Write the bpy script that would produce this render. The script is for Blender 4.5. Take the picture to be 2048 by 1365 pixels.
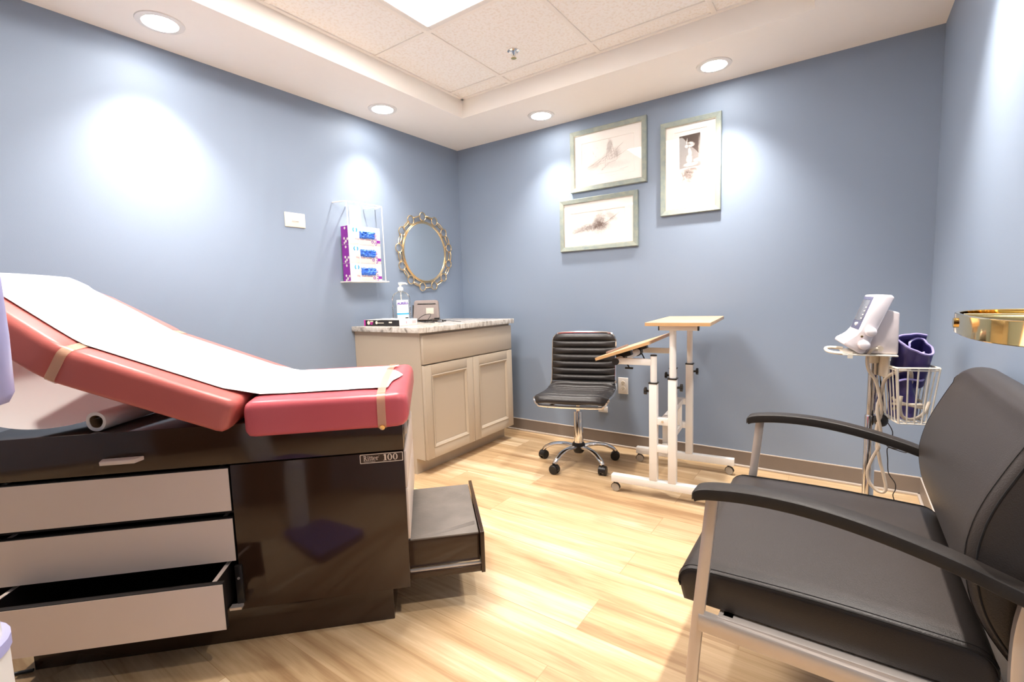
import bpy, bmesh, math, random
from mathutils import Vector, Matrix
random.seed(7)
SC = bpy.context.scene
COL = SC.collection
PI = math.pi
for o in list(bpy.data.objects):
    bpy.data.objects.remove(o)

# ------------------------------------------------------------------ camera, world, lights, exposure
YAW, PIT, ROL, FPX = 0.61066, 0.0956, -0.03029, 952.417
cam_d = bpy.data.cameras.new('camera')
cam = bpy.data.objects.new('camera', cam_d)
COL.objects.link(cam)
f = Vector((-math.sin(YAW) * math.cos(PIT), math.cos(YAW) * math.cos(PIT), -math.sin(PIT)))
r = f.cross(Vector((0, 0, 1))).normalized()
u = r.cross(f)
r2 = r * math.cos(ROL) + u * math.sin(ROL)
u2 = -r * math.sin(ROL) + u * math.cos(ROL)
M = Matrix(((r2.x, u2.x, -f.x), (r2.y, u2.y, -f.y), (r2.z, u2.z, -f.z))).to_4x4()
M.translation = Vector((2.67315, -3.11254, 1.08673))
cam.matrix_world = M
cam_d.sensor_width = 36.0
cam_d.sensor_fit = 'HORIZONTAL'
cam_d.lens = FPX * 36 / 2048
cam_d.clip_start = 0.02
SC.camera = cam

SC.view_settings.view_transform = 'Standard'
SC.view_settings.look = 'None'
SC.view_settings.gamma = 1
SC.view_settings.use_curve_mapping = False
SC.view_settings.exposure = 1.6

world = bpy.data.worlds.new('world')
SC.world = world
world.use_nodes = True
world.node_tree.nodes['Background'].inputs[0].default_value = (0.9, 0.85, 0.8, 1)
world.node_tree.nodes['Background'].inputs[1].default_value = 0.05

W, H, HT, YB = 3.023, 2.292, 2.415, -4.3      # room width, soffit height, tile height, wall behind the camera
TX0, TX1, TY0, TY1 = 0.51, 2.53, -0.525, -3.75  # tray opening
DOWNLIGHTS = [(0.239, -2.182), (0.225, -0.972), (0.951, -0.229), (2.056, -0.252),
              (2.78, -1.20), (2.78, -2.35), (0.239, -3.35)]
SPOT_W, DISC_E, TROF_E = 52.0, 21.0, 10.5
BEAM = [0.8, 0.52, 0.55, 0.95, 1.15, 0.95, 0.7]
for i, (x, y) in enumerate(DOWNLIGHTS):
    ld = bpy.data.lights.new('downlight_beam', 'SPOT')
    ld.energy = SPOT_W * BEAM[i]
    ld.color = (1.0, 0.93, 0.86)
    ld.spot_size = math.radians(98)
    ld.spot_blend = 1.0
    ld.shadow_soft_size = 0.035
    lo = bpy.data.objects.new('downlight_beam', ld)
    COL.objects.link(lo)
    lo.location = (x, y, H - 0.012)

# ------------------------------------------------------------------ materials
def mat(name, col, rough=0.5, metal=0.0, var=0.0, vscale=20.0, bump=0.0, bscale=200.0, emit=0.0,
        trans=0.0, coat=0.0, spec=None, alpha=1.0, ior=1.45, sheen=0.0, stretch=None):
    m = bpy.data.materials.new(name)
    m.use_nodes = True
    nt = m.node_tree
    b = nt.nodes['Principled BSDF']
    b.inputs['Base Color'].default_value = (*col, 1)
    b.inputs['Roughness'].default_value = rough
    b.inputs['Metallic'].default_value = metal
    b.inputs['Transmission Weight'].default_value = trans
    b.inputs['Coat Weight'].default_value = coat
    b.inputs['Coat Roughness'].default_value = 0.05
    b.inputs['Alpha'].default_value = alpha
    b.inputs['IOR'].default_value = ior
    b.inputs['Sheen Weight'].default_value = sheen
    if spec is not None:
        b.inputs['Specular IOR Level'].default_value = spec
    if emit:
        b.inputs['Emission Color'].default_value = (*col, 1)
        b.inputs['Emission Strength'].default_value = emit
    tc = nt.nodes.new('ShaderNodeTexCoord')
    mp = nt.nodes.new('ShaderNodeMapping')
    nt.links.new(tc.outputs['Object'], mp.inputs['Vector'])
    if stretch:
        mp.inputs['Scale'].default_value = stretch
    if var:
        n = nt.nodes.new('ShaderNodeTexNoise')
        n.inputs['Scale'].default_value = vscale
        n.inputs['Detail'].default_value = 4
        mx = nt.nodes.new('ShaderNodeMix')
        mx.data_type = 'RGBA'
        nt.links.new(mp.outputs[0], n.inputs['Vector'])
        nt.links.new(n.outputs['Fac'], mx.inputs[0])
        mx.inputs[6].default_value = (*[max(0, c * (1 - var)) for c in col], 1)
        mx.inputs[7].default_value = (*[min(1, c * (1 + var)) for c in col], 1)
        nt.links.new(mx.outputs[2], b.inputs['Base Color'])
    if bump:
        n = nt.nodes.new('ShaderNodeTexNoise')
        n.inputs['Scale'].default_value = bscale
        n.inputs['Detail'].default_value = 3
        nt.links.new(mp.outputs[0], n.inputs['Vector'])
        bp = nt.nodes.new('ShaderNodeBump')
        bp.inputs['Strength'].default_value = bump
        bp.inputs['Distance'].default_value = 0.002
        nt.links.new(n.outputs['Fac'], bp.inputs['Height'])
        nt.links.new(bp.outputs[0], b.inputs['Normal'])
    return m

wall_m = mat('blue_grey_wall_paint', (0.256, 0.318, 0.418), 0.55, var=0.02, vscale=3, bump=0.15, bscale=350)
ceil_m = mat('white_ceiling_paint', (0.93, 0.89, 0.84), 0.8, var=0.01, bump=0.08, bscale=300)
base_m = mat('taupe_vinyl_base', (0.22, 0.178, 0.148), 0.5, var=0.05)
basecap_m = mat('pale_base_edge', (0.62, 0.54, 0.47), 0.45, var=0.03)
white_plastic = mat('white_plastic', (0.82, 0.80, 0.77), 0.35, var=0.01)
cream_plastic = mat('cream_plastic', (0.78, 0.72, 0.62), 0.4, var=0.01)
dark_slot = mat('dark_slot', (0.03, 0.025, 0.02), 0.6, var=0.05)
white_metal = mat('white_powder_coat', (0.86, 0.83, 0.79), 0.35, var=0.01, bump=0.05)
chrome = mat('chrome', (0.82, 0.80, 0.78), 0.09, 1.0, var=0.02)
silver = mat('silver_powder_coat', (0.62, 0.56, 0.52), 0.33, 0.55, var=0.03, vscale=60)
brass = mat('polished_brass', (0.90, 0.66, 0.28), 0.07, 1.0, var=0.03)
gold = mat('brushed_gold', (0.86, 0.66, 0.40), 0.25, 1.0, var=0.06, vscale=80)
mirror_m = mat('mirror_silver', (0.80, 0.84, 0.84), 0.02, 1.0, var=0.005)
black_plastic = mat('black_plastic', (0.016, 0.014, 0.013), 0.35, var=0.1)
black_arm = mat('black_textured_urethane', (0.021, 0.017, 0.015), 0.45, var=0.1, bump=0.2, bscale=1200)
black_vinyl = mat('black_vinyl_leather', (0.036, 0.029, 0.026), 0.38, var=0.08, vscale=12, bump=0.35, bscale=500)
chair_vinyl = mat('black_chair_vinyl', (0.026, 0.022, 0.021), 0.36, var=0.08, vscale=9, bump=0.3, bscale=420)
thread_m = mat('dark_thread', (0.01, 0.009, 0.009), 0.8, var=0.1)
laminate = mat('dark_brown_gloss_laminate', (0.040, 0.020, 0.012), 0.11, var=0.05, spec=0.62)
laminate_in = mat('dark_interior', (0.012, 0.008, 0.007), 0.6, var=0.1)
almond = mat('almond_laminate', (0.82, 0.69, 0.60), 0.42, var=0.02, vscale=5)
red_vinyl = mat('coral_red_vinyl', (0.66, 0.125, 0.150), 0.30, var=0.05, vscale=6, bump=0.1, bscale=300)
red_vinyl_b = mat('faded_coral_vinyl', (0.60, 0.155, 0.135), 0.32, var=0.05, vscale=6, bump=0.1, bscale=300)
paper_m = mat('exam_paper', (0.90, 0.88, 0.85), 0.8, var=0.01, bump=0.2, bscale=60)
strap_m = mat('amber_clear_vinyl', (0.90, 0.60, 0.40), 0.15, var=0.03, alpha=0.42, coat=0.5)
cab_m = mat('warm_grey_cabinet_paint', (0.52, 0.435, 0.335), 0.38, var=0.01)
navy_m = mat('navy_rubber', (0.08, 0.08, 0.27), 0.5, var=0.05)
lav_m = mat('lavender_plastic', (0.45, 0.45, 0.76), 0.35, var=0.02)
monitor_m = mat('warm_white_abs', (0.80, 0.74, 0.76), 0.4, var=0.01)
monitor_side = mat('grey_pink_abs', (0.70, 0.62, 0.62), 0.45, var=0.01)
screen_m = mat('grey_lcd', (0.20, 0.21, 0.24), 0.15, var=0.15, vscale=60)
slate_m = mat('slate_blue_bezel', (0.13, 0.13, 0.22), 0.3, var=0.03)
cuff_m = mat('violet_vinyl_cuff', (0.045, 0.035, 0.16), 0.28, var=0.15, vscale=18, bump=0.3, bscale=60)
cuff_edge = mat('pale_violet_binding', (0.30, 0.26, 0.55), 0.4, var=0.05)
tube_m = mat('beige_rubber_hose', (0.56, 0.47, 0.37), 0.45, var=0.03)
basket_m = mat('ivory_coated_wire', (0.74, 0.68, 0.58), 0.35, var=0.02)
wood_m = mat('beech_laminate', (0.64, 0.43, 0.25), 0.4, var=0.16, vscale=14, stretch=(6, 1, 6))
wood_edge = mat('beech_edge', (0.60, 0.36, 0.17), 0.45, var=0.1, vscale=20)
wood_dark = mat('grey_brown_strip', (0.25, 0.17, 0.14), 0.5, var=0.1)
rubber_grey = mat('grey_tyre', (0.42, 0.37, 0.31), 0.6, var=0.04)
glove_m = mat('blue_nitrile', (0.06, 0.20, 0.75), 0.5, var=0.25, vscale=60)
carton_m = mat('white_carton', (0.82, 0.77, 0.72), 0.6, var=0.01)
purple_m = mat('purple_print', (0.30, 0.03, 0.38), 0.5, var=0.03)
pink_m = mat('pale_purple_print', (0.55, 0.22, 0.55), 0.5, var=0.03)
cyan_m = mat('cyan_print', (0.05, 0.42, 0.72), 0.5, var=0.03)
mauve_text = mat('mauve_text', (0.50, 0.28, 0.35), 0.6, var=0.03)
clear_m = mat('clear_plastic', (0.95, 0.97, 0.97), 0.04, var=0.01, trans=1.0, ior=1.33)
label_m = mat('white_label', (0.86, 0.86, 0.85), 0.4, var=0.01)
violet_text = mat('violet_text', (0.12, 0.04, 0.40), 0.5, var=0.02)
magenta_m = mat('magenta_print', (0.62, 0.02, 0.35), 0.5, var=0.02)
bag_m = mat('grey_heather_fabric', (0.24, 0.20, 0.19), 0.9, var=0.25, vscale=300, bump=0.5, bscale=700)
patch_m = mat('sand_patch', (0.50, 0.45, 0.38), 0.8, var=0.12, vscale=150)
blackbox_m = mat('black_carton', (0.02, 0.018, 0.018), 0.4, var=0.1)
grille_m = mat('worn_black_rubber_tread', (0.19, 0.165, 0.145), 0.6, var=0.4, vscale=9, bump=0.5, bscale=120)
frame_m = mat('verdigris_silver_frame', (0.29, 0.335, 0.315), 0.4, 0.0, var=0.3, vscale=28)
framegold_m = mat('pale_gold_fillet', (0.45, 0.42, 0.34), 0.35, 0.2, var=0.05)
mat_m = mat('ivory_mat_board', (0.90, 0.87, 0.83), 0.75, var=0.005)
ink_m = mat('brown_grey_ink', (0.30, 0.22, 0.19), 0.8, var=0.2)
ink_l = mat('light_brown_ink', (0.40, 0.31, 0.27), 0.8, var=0.1)
lens_m = mat('downlight_lens', (1.0, 0.96, 0.90), 0.5, var=0.0, emit=DISC_E)
troffer_m = mat('troffer_diffuser', (1.0, 0.93, 0.86), 0.5, var=0.0, emit=TROF_E)
badge_m = mat('badge_cream', (0.85, 0.72, 0.60), 0.4, var=0.02)
badge_bg = mat('badge_brown', (0.050, 0.028, 0.020), 0.3, var=0.05)

def glass_m(name):
    m = bpy.data.materials.new(name)
    m.use_nodes = True
    nt = m.node_tree
    for n in list(nt.nodes):
        if n.type != 'OUTPUT_MATERIAL':
            nt.nodes.remove(n)
    out = [n for n in nt.nodes if n.type == 'OUTPUT_MATERIAL'][0]
    t = nt.nodes.new('ShaderNodeBsdfTransparent')
    g = nt.nodes.new('ShaderNodeBsdfGlossy')
    g.inputs['Roughness'].default_value = 0.01
    fr = nt.nodes.new('ShaderNodeFresnel')
    fr.inputs['IOR'].default_value = 1.33
    mx = nt.nodes.new('ShaderNodeMixShader')
    ge = nt.nodes.new('ShaderNodeNewGeometry')
    inv = nt.nodes.new('ShaderNodeMath')
    inv.operation = 'SUBTRACT'
    inv.inputs[0].default_value = 1.0
    nt.links.new(ge.outputs['Backfacing'], inv.inputs[1])
    mu = nt.nodes.new('ShaderNodeMath')
    mu.operation = 'MULTIPLY'
    nt.links.new(fr.outputs[0], mu.inputs[0])
    nt.links.new(inv.outputs[0], mu.inputs[1])
    nt.links.new(mu.outputs[0], mx.inputs[0])
    nt.links.new(t.outputs[0], mx.inputs[1])
    nt.links.new(g.outputs[0], mx.inputs[2])
    nt.links.new(mx.outputs[0], out.inputs[0])
    return m
pane_m = glass_m('picture_glass')

def floor_material():
    m = bpy.data.materials.new('light_maple_planks')
    m.use_nodes = True
    nt = m.node_tree
    N, L = nt.nodes, nt.links
    b = N['Principled BSDF']
    tc = N.new('ShaderNodeTexCoord')
    br = N.new('ShaderNodeTexBrick')
    br.offset = 0.37
    br.offset_frequency = 2
    br.inputs['Color1'].default_value = (0, 0, 0, 1)
    br.inputs['Color2'].default_value = (1, 1, 1, 1)
    br.inputs['Mortar'].default_value = (0.5, 0.5, 0.5, 1)
    br.inputs['Scale'].default_value = 1
    br.inputs['Mortar Size'].default_value = 0.0012
    br.inputs['Mortar Smooth'].default_value = 0.2
    br.inputs['Bias'].default_value = 0
    br.inputs['Brick Width'].default_value = 1.22
    br.inputs['Row Height'].default_value = 0.182
    L.new(tc.outputs['Object'], br.inputs['Vector'])
    # per plank offset of the grain
    sep = N.new('ShaderNodeSeparateColor')
    L.new(br.outputs['Color'], sep.inputs[0])
    vm = N.new('ShaderNodeVectorMath')
    vm.operation = 'MULTIPLY_ADD'
    comb = N.new('ShaderNodeCombineXYZ')
    for k in range(3):
        L.new(sep.outputs[0], comb.inputs[k])
    vm.inputs[1].default_value = (7.3, 5.1, 3.7)
    L.new(comb.outputs[0], vm.inputs[0])
    L.new(tc.outputs['Object'], vm.inputs[2])
    mp = N.new('ShaderNodeMapping')
    mp.inputs['Scale'].default_value = (0.7, 8.0, 1.0)
    L.new(vm.outputs[0], mp.inputs['Vector'])
    n1 = N.new('ShaderNodeTexNoise')
    n1.inputs['Scale'].default_value = 1.6
    n1.inputs['Detail'].default_value = 6
    n1.inputs['Roughness'].default_value = 0.55
    n1.inputs['Distortion'].default_value = 0.6
    L.new(mp.outputs[0], n1.inputs['Vector'])
    mp2 = N.new('ShaderNodeMapping')
    mp2.inputs['Scale'].default_value = (2.0, 40.0, 1.0)
    L.new(vm.outputs[0], mp2.inputs['Vector'])
    n2 = N.new('ShaderNodeTexNoise')
    n2.inputs['Scale'].default_value = 3
    n2.inputs['Detail'].default_value = 3
    L.new(mp2.outputs[0], n2.inputs['Vector'])
    cr = N.new('ShaderNodeValToRGB')
    e = cr.color_ramp.elements
    e[0].position, e[0].color = 0.28, (0.38, 0.225, 0.11, 1)
    e[1].position, e[1].color = 0.72, (0.79, 0.62, 0.41, 1)
    e2 = e.new(0.45)
    e2.color = (0.55, 0.37, 0.20, 1)
    e3 = e.new(0.58)
    e3.color = (0.64, 0.45, 0.26, 1)
    a1 = N.new('ShaderNodeMath')
    a1.operation = 'MULTIPLY_ADD'
    a1.inputs[1].default_value = 0.27
    L.new(n2.outputs['Fac'], a1.inputs[0])
    a2 = N.new('ShaderNodeMath')
    a2.operation = 'MULTIPLY_ADD'
    a2.inputs[1].default_value = 0.16
    a2.inputs[2].default_value = -0.215
    L.new(sep.outputs[0], a2.inputs[0])
    a3 = N.new('ShaderNodeMath')
    a3.operation = 'ADD'
    L.new(n1.outputs['Fac'], a3.inputs[0])
    L.new(a2.outputs[0], a3.inputs[1])
    L.new(a3.outputs[0], a1.inputs[2])
    L.new(a1.outputs[0], cr.inputs[0])
    # small knots
    vo = N.new('ShaderNodeTexVoronoi')
    vo.inputs['Scale'].default_value = 1.0
    mp3 = N.new('ShaderNodeMapping')
    mp3.inputs['Scale'].default_value = (1.3, 3.4, 1)
    L.new(vm.outputs[0], mp3.inputs['Vector'])
    L.new(mp3.outputs[0], vo.inputs['Vector'])
    kr = N.new('ShaderNodeMapRange')
    kr.inputs[1].default_value = 0.02
    kr.inputs[2].default_value = 0.09
    kr.inputs[3].default_value = 0.6
    kr.inputs[4].default_value = 0.0
    L.new(vo.outputs['Distance'], kr.inputs[0])
    mk = N.new('ShaderNodeMix')
    mk.data_type = 'RGBA'
    L.new(kr.outputs[0], mk.inputs[0])
    L.new(cr.outputs[0], mk.inputs[6])
    mk.inputs[7].default_value = (0.36, 0.18, 0.08, 1)
    mm = N.new('ShaderNodeMix')
    mm.data_type = 'RGBA'
    L.new(br.outputs['Fac'], mm.inputs[0])
    L.new(mk.outputs[2], mm.inputs[6])
    mm.inputs[7].default_value = (0.45, 0.27, 0.13, 1)
    L.new(mm.outputs[2], b.inputs['Base Color'])
    b.inputs['Roughness'].default_value = 0.38
    bm_ = N.new('ShaderNodeBump')
    bm_.inputs['Strength'].default_value = 0.12
    bm_.inputs['Distance'].default_value = 0.001
    L.new(n2.outputs['Fac'], bm_.inputs['Height'])
    L.new(bm_.outputs[0], b.inputs['Normal'])
    return m

def tile_material():
    m = mat('speckled_ceiling_tile', (0.85, 0.78, 0.71), 0.9)
    nt = m.node_tree
    N, L = nt.nodes, nt.links
    b = N['Principled BSDF']
    tc = N.new('ShaderNodeTexCoord')
    n = N.new('ShaderNodeTexNoise')
    n.inputs['Scale'].default_value = 75
    n.inputs['Detail'].default_value = 4
    L.new(tc.outputs['Object'], n.inputs['Vector'])
    cr = N.new('ShaderNodeValToRGB')
    cr.color_ramp.elements[0].position = 0.38
    cr.color_ramp.elements[0].color = (0.90, 0.85, 0.79, 1)
    cr.color_ramp.elements[1].position = 0.50
    cr.color_ramp.elements[1].color = (0.96, 0.94, 0.91, 1)
    L.new(n.outputs['Fac'], cr.inputs[0])
    L.new(cr.outputs[0], b.inputs['Base Color'])
    return m

def granite_material():
    m = mat('veined_grey_granite', (0.7, 0.66, 0.6), 0.18, coat=0.2)
    nt = m.node_tree
    N, L = nt.nodes, nt.links
    b = N['Principled BSDF']
    tc = N.new('ShaderNodeTexCoord')
    mp = N.new('ShaderNodeMapping')
    mp.inputs['Scale'].default_value = (1.0, 3.2, 1)
    mp.inputs['Rotation'].default_value = (0, 0, 0.5)
    L.new(tc.outputs['Object'], mp.inputs[0])
    n = N.new('ShaderNodeTexNoise')
    n.inputs['Scale'].default_value = 11
    n.inputs['Detail'].default_value = 8
    n.inputs['Roughness'].default_value = 0.7
    n.inputs['Distortion'].default_value = 1.5
    L.new(mp.outputs[0], n.inputs['Vector'])
    cr = N.new('ShaderNodeValToRGB')
    e = cr.color_ramp.elements
    e[0].position, e[0].color = 0.33, (0.20, 0.17, 0.14, 1)
    e[1].position, e[1].color = 0.62, (0.82, 0.78, 0.72, 1)
    k = e.new(0.46)
    k.color = (0.60, 0.54, 0.47, 1)
    L.new(n.outputs['Fac'], cr.inputs[0])
    L.new(cr.outputs[0], b.inputs['Base Color'])
    return m

def art_material(name, blobs, paper=(0.90, 0.86, 0.82), ink=(0.16, 0.115, 0.10), grow=1.2):
    """etching print: soft ink blobs (x, z, rx, rz, angle, strength) in object space on pale paper"""
    m = mat(name, (0.86, 0.80, 0.74), 0.8)
    nt = m.node_tree
    N, L = nt.nodes, nt.links
    b = N['Principled BSDF']
    tc = N.new('ShaderNodeTexCoord')
    no = N.new('ShaderNodeTexNoise')
    no.inputs['Scale'].default_value = 55
    no.inputs['Detail'].default_value = 6
    no.inputs['Distortion'].default_value = 1.0
    L.new(tc.outputs['Object'], no.inputs['Vector'])
    acc = None
    for (x, z, rx, rz, an, st) in blobs:
        vr = N.new('ShaderNodeMapping')
        vr.vector_type = 'TEXTURE'
        vr.inputs['Location'].default_value = (x, 0, z)
        vr.inputs['Rotation'].default_value = (0, an, 0)
        vr.inputs['Scale'].default_value = (rx * grow, 1000.0, rz * grow)
        L.new(tc.outputs['Object'], vr.inputs['Vector'])
        ln = N.new('ShaderNodeVectorMath')
        ln.operation = 'LENGTH'
        L.new(vr.outputs[0], ln.inputs[0])
        ad = N.new('ShaderNodeMath')
        ad.operation = 'MULTIPLY_ADD'
        ad.inputs[1].default_value = 1.1
        L.new(no.outputs['Fac'], ad.inputs[0])
        L.new(ln.outputs['Value'], ad.inputs[2])
        mr = N.new('ShaderNodeMapRange')
        mr.inputs[1].default_value = 1.0
        mr.inputs[2].default_value = 1.75
        mr.inputs[3].default_value = st
        mr.inputs[4].default_value = 0
        L.new(ad.outputs[0], mr.inputs[0])
        if acc is None:
            acc = mr.outputs[0]
        else:
            mx = N.new('ShaderNodeMath')
            mx.operation = 'ADD'
            mx.use_clamp = True
            L.new(acc, mx.inputs[0])
            L.new(mr.outputs[0], mx.inputs[1])
            acc = mx.outputs[0]
    mix = N.new('ShaderNodeMix')
    mix.data_type = 'RGBA'
    L.new(acc, mix.inputs[0])
    mix.inputs[6].default_value = (*paper, 1)
    mix.inputs[7].default_value = (*ink, 1)
    L.new(mix.outputs[2], b.inputs['Base Color'])
    return m

_b = frame_m.node_tree.nodes
for _n in _b:
    if _n.type == 'MIX':
        _n.inputs[6].default_value = (0.16, 0.235, 0.26, 1)
        _n.inputs[7].default_value = (0.42, 0.42, 0.32, 1)
floor_m, tile_m, granite_m = floor_material(), tile_material(), granite_material()

# ------------------------------------------------------------------ mesh helpers
class MB:
    def __init__(self):
        self.bm = bmesh.new()

    def face(self, pts):
        vs = [self.bm.verts.new(p) for p in pts]
        return self.bm.faces.new(vs)

    def box(self, x0, x1, y0, y1, z0, z1, bev=0.0, seg=2, mtx=None):
        vs = [self.bm.verts.new((x, y, z)) for x in (x0, x1) for y in (y0, y1) for z in (z0, z1)]
        idx = [(0, 1, 3, 2), (4, 6, 7, 5), (0, 4, 5, 1), (2, 3, 7, 6), (0, 2, 6, 4), (1, 5, 7, 3)]
        fs = [self.bm.faces.new([vs[i] for i in q]) for q in idx]
        es = list({e for f_ in fs for e in f_.edges})
        geom = vs
        if bev > 0:
            rr = bmesh.ops.bevel(self.bm, geom=es, offset=bev, segments=seg, affect='EDGES', profile=0.5)
            geom = list({v for f_ in rr['faces'] for v in f_.verts} | {v for v in vs if v.is_valid})
        if mtx is not None:
            bmesh.ops.transform(self.bm, matrix=mtx, verts=[v for v in geom if v.is_valid])
        return self

    def prism(self, poly, a0, a1, axis='y', bev=0.0, seg=2, mtx=None):
        """poly: list of 2D points; extruded along axis from a0 to a1"""
        def P(p, a):
            return {'y': (p[0], a, p[1]), 'x': (a, p[0], p[1]), 'z': (p[0], p[1], a)}[axis]
        v0 = [self.bm.verts.new(P(p, a0)) for p in poly]
        v1 = [self.bm.verts.new(P(p, a1)) for p in poly]
        n = len(poly)
        fs = [self.bm.faces.new(v0), self.bm.faces.new(list(reversed(v1)))]
        for i in range(n):
            fs.append(self.bm.faces.new((v0[i], v1[i], v1[(i + 1) % n], v0[(i + 1) % n])))
        geom = v0 + v1
        if bev > 0:
            es = list({e for f_ in fs for e in f_.edges})
            rr = bmesh.ops.bevel(self.bm, geom=es, offset=bev, segments=seg, affect='EDGES', profile=0.5)
            geom = list({v for f_ in rr['faces'] for v in f_.verts} | {v for v in geom if v.is_valid})
        if mtx is not None:
            bmesh.ops.transform(self.bm, matrix=mtx, verts=[v for v in geom if v.is_valid])
        return self

    def loft(self, rings, closed_ring=True, cap=True, closed_path=False):
        R = [[self.bm.verts.new(p) for p in ring] for ring in rings]
        n = len(R[0])
        m = len(R)
        for i in range(m if closed_path else m - 1):
            A, B = R[i], R[(i + 1) % m]
            for j in range(n if closed_ring else n - 1):
                try:
                    self.bm.faces.new((A[j], A[(j + 1) % n], B[(j + 1) % n], B[j]))
                except ValueError:
                    pass
        if cap and not closed_path and closed_ring:
            self.bm.faces.new(list(reversed(R[0])))
            self.bm.faces.new(R[-1])
        return self

    def tube(self, pts, rad, n=8, closed=False, flat=None):
        """sweep a circle (or an ellipse rad x flat) along pts by parallel transport"""
        P = [Vector(p) for p in pts]
        m = len(P)
        if closed:
            T = [(P[(i + 1) % m] - P[i - 1]).normalized() for i in range(m)]
        else:
            T = [(P[min(i + 1, m - 1)] - P[max(i - 1, 0)]).normalized() for i in range(m)]
        up = Vector((0, 0, 1)) if abs(T[0].z) < 0.9 else Vector((1, 0, 0))
        nrm = T[0].cross(up).normalized()
        rings = []
        for i in range(m):
            if i:
                ax = T[i - 1].cross(T[i])
                if ax.length > 1e-7:
                    ang = T[i - 1].angle(T[i])
                    nrm = Matrix.Rotation(ang, 3, ax.normalized()) @ nrm
            bn = T[i].cross(nrm).normalized()
            r_ = rad[i] if isinstance(rad, (list, tuple)) else rad
            f_ = (flat if flat else r_)
            rings.append([P[i] + nrm * r_ * math.cos(2 * PI * k / n) + bn * f_ * math.sin(2 * PI * k / n) for k in range(n)])
        return self.loft(rings, cap=not closed, closed_path=closed)

    def cyl(self, a, b, r0, r1=None, n=20):
        r1 = r0 if r1 is None else r1
        a, b = Vector(a), Vector(b)
        t = (b - a).normalized()
        up = Vector((0, 0, 1)) if abs(t.z) < 0.9 else Vector((1, 0, 0))
        x = t.cross(up).normalized()
        y = t.cross(x)
        return self.loft([[c + (x * math.cos(2 * PI * k / n) + y * math.sin(2 * PI * k / n)) * q for k in range(n)]
                          for c, q in ((a, r0), (b, r1))])

    def lathe(self, prof, center=(0, 0, 0), n=24, axis='z', sx=1.0, sy=1.0, mtx=None):
        cx, cy, cz = center
        rings = []
        for (q, h) in prof:
            ring = []
            for k in range(n):
                a = 2 * PI * k / n
                p = Vector((q * sx * math.cos(a), q * sy * math.sin(a), h))
                if axis == 'x':
                    p = Vector((p.z, p.x, p.y))
                elif axis == 'y':
                    p = Vector((p.x, p.z, p.y))
                p += Vector((cx, cy, cz))
                if mtx is not None:
                    p = mtx @ p
                ring.append(p)
            rings.append(ring)
        return self.loft(rings)

    def sphere(self, c, rx, ry=None, rz=None, n=12, m=8):
        ry = rx if ry is None else ry
        rz = rx if rz is None else rz
        rings = []
        for i in range(m + 1):
            t = -PI / 2 + PI * (i if 0 < i < m else (0.02 if i == 0 else m - 0.02)) / m
            rings.append([(c[0] + rx * math.cos(t) * math.cos(2 * PI * k / n), c[1] + ry * math.cos(t) * math.sin(2 * PI * k / n),
                           c[2] + rz * math.sin(t)) for k in range(n)])
        return self.loft(rings)

    def build(self, name, m, parent=None, ang=35, loc=None, rot=None, smooth=True, wn=False):
        bmesh.ops.recalc_face_normals(self.bm, faces=self.bm.faces)
        me = bpy.data.meshes.new(name)
        self.bm.to_mesh(me)
        self.bm.free()
        if smooth:
            for p in me.polygons:
                p.use_smooth = True
            try:
                me.set_sharp_from_angle(angle=math.radians(ang))
            except Exception:
                pass
        me.materials.append(m)
        o = bpy.data.objects.new(name, me)
        COL.objects.link(o)
        if parent is not None:
            o.parent = parent
        if loc is not None:
            o.location = loc
        if rot is not None:
            o.rotation_euler = rot
        if wn:
            md = o.modifiers.new('normals', 'WEIGHTED_NORMAL')
            md.keep_sharp = True
        return o

def tag(o, label=None, cat=None, group=None, kind=None):
    if label: o['label'] = label
    if cat: o['category'] = cat
    if group: o['group'] = group
    if kind: o['kind'] = kind
    return o

def thing(name, label, cat, loc=(0, 0, 0), rz=0.0, group=None):
    o = bpy.data.objects.new(name, None)
    COL.objects.link(o)
    o.empty_display_size = 0.05
    o.location = loc
    o.rotation_euler = (0, 0, rz)
    return tag(o, label, cat, group)

def struct(name, mb, m, **k):
    return tag(mb.build(name, m, **k), kind='structure')

def copy_tree(o, parent=None):
    c = o.copy()
    COL.objects.link(c)
    if parent is not None:
        c.parent = parent
    for ch in list(o.children):
        copy_tree(ch, c)
    return c

def text_mesh(name, s, size, m, parent, mtx, extrude=0.0003, offset=0.0, spacing=1.0, shear=0.0, align='CENTER'):
    cu = bpy.data.curves.new(name, 'FONT')
    cu.body = s
    cu.size = size
    cu.extrude = extrude
    cu.offset = offset
    cu.space_character = spacing
    cu.shear = shear
    cu.align_x = align
    cu.align_y = 'CENTER'
    tmp = bpy.data.objects.new('tmp', cu)
    COL.objects.link(tmp)
    bpy.context.view_layer.update()
    dg = bpy.context.evaluated_depsgraph_get()
    me = bpy.data.meshes.new_from_object(tmp.evaluated_get(dg))
    me.name = name
    me.materials.clear()
    me.materials.append(m)
    bpy.data.objects.remove(tmp)
    o = bpy.data.objects.new(name, me)
    COL.objects.link(o)
    o.parent = parent
    o.matrix_local = mtx
    return o

def arc(cx, cy, r_, a0, a1, n):
    return [(cx + r_ * math.cos(a0 + (a1 - a0) * i / n), cy + r_ * math.sin(a0 + (a1 - a0) * i / n)) for i in range(n + 1)]

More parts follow.
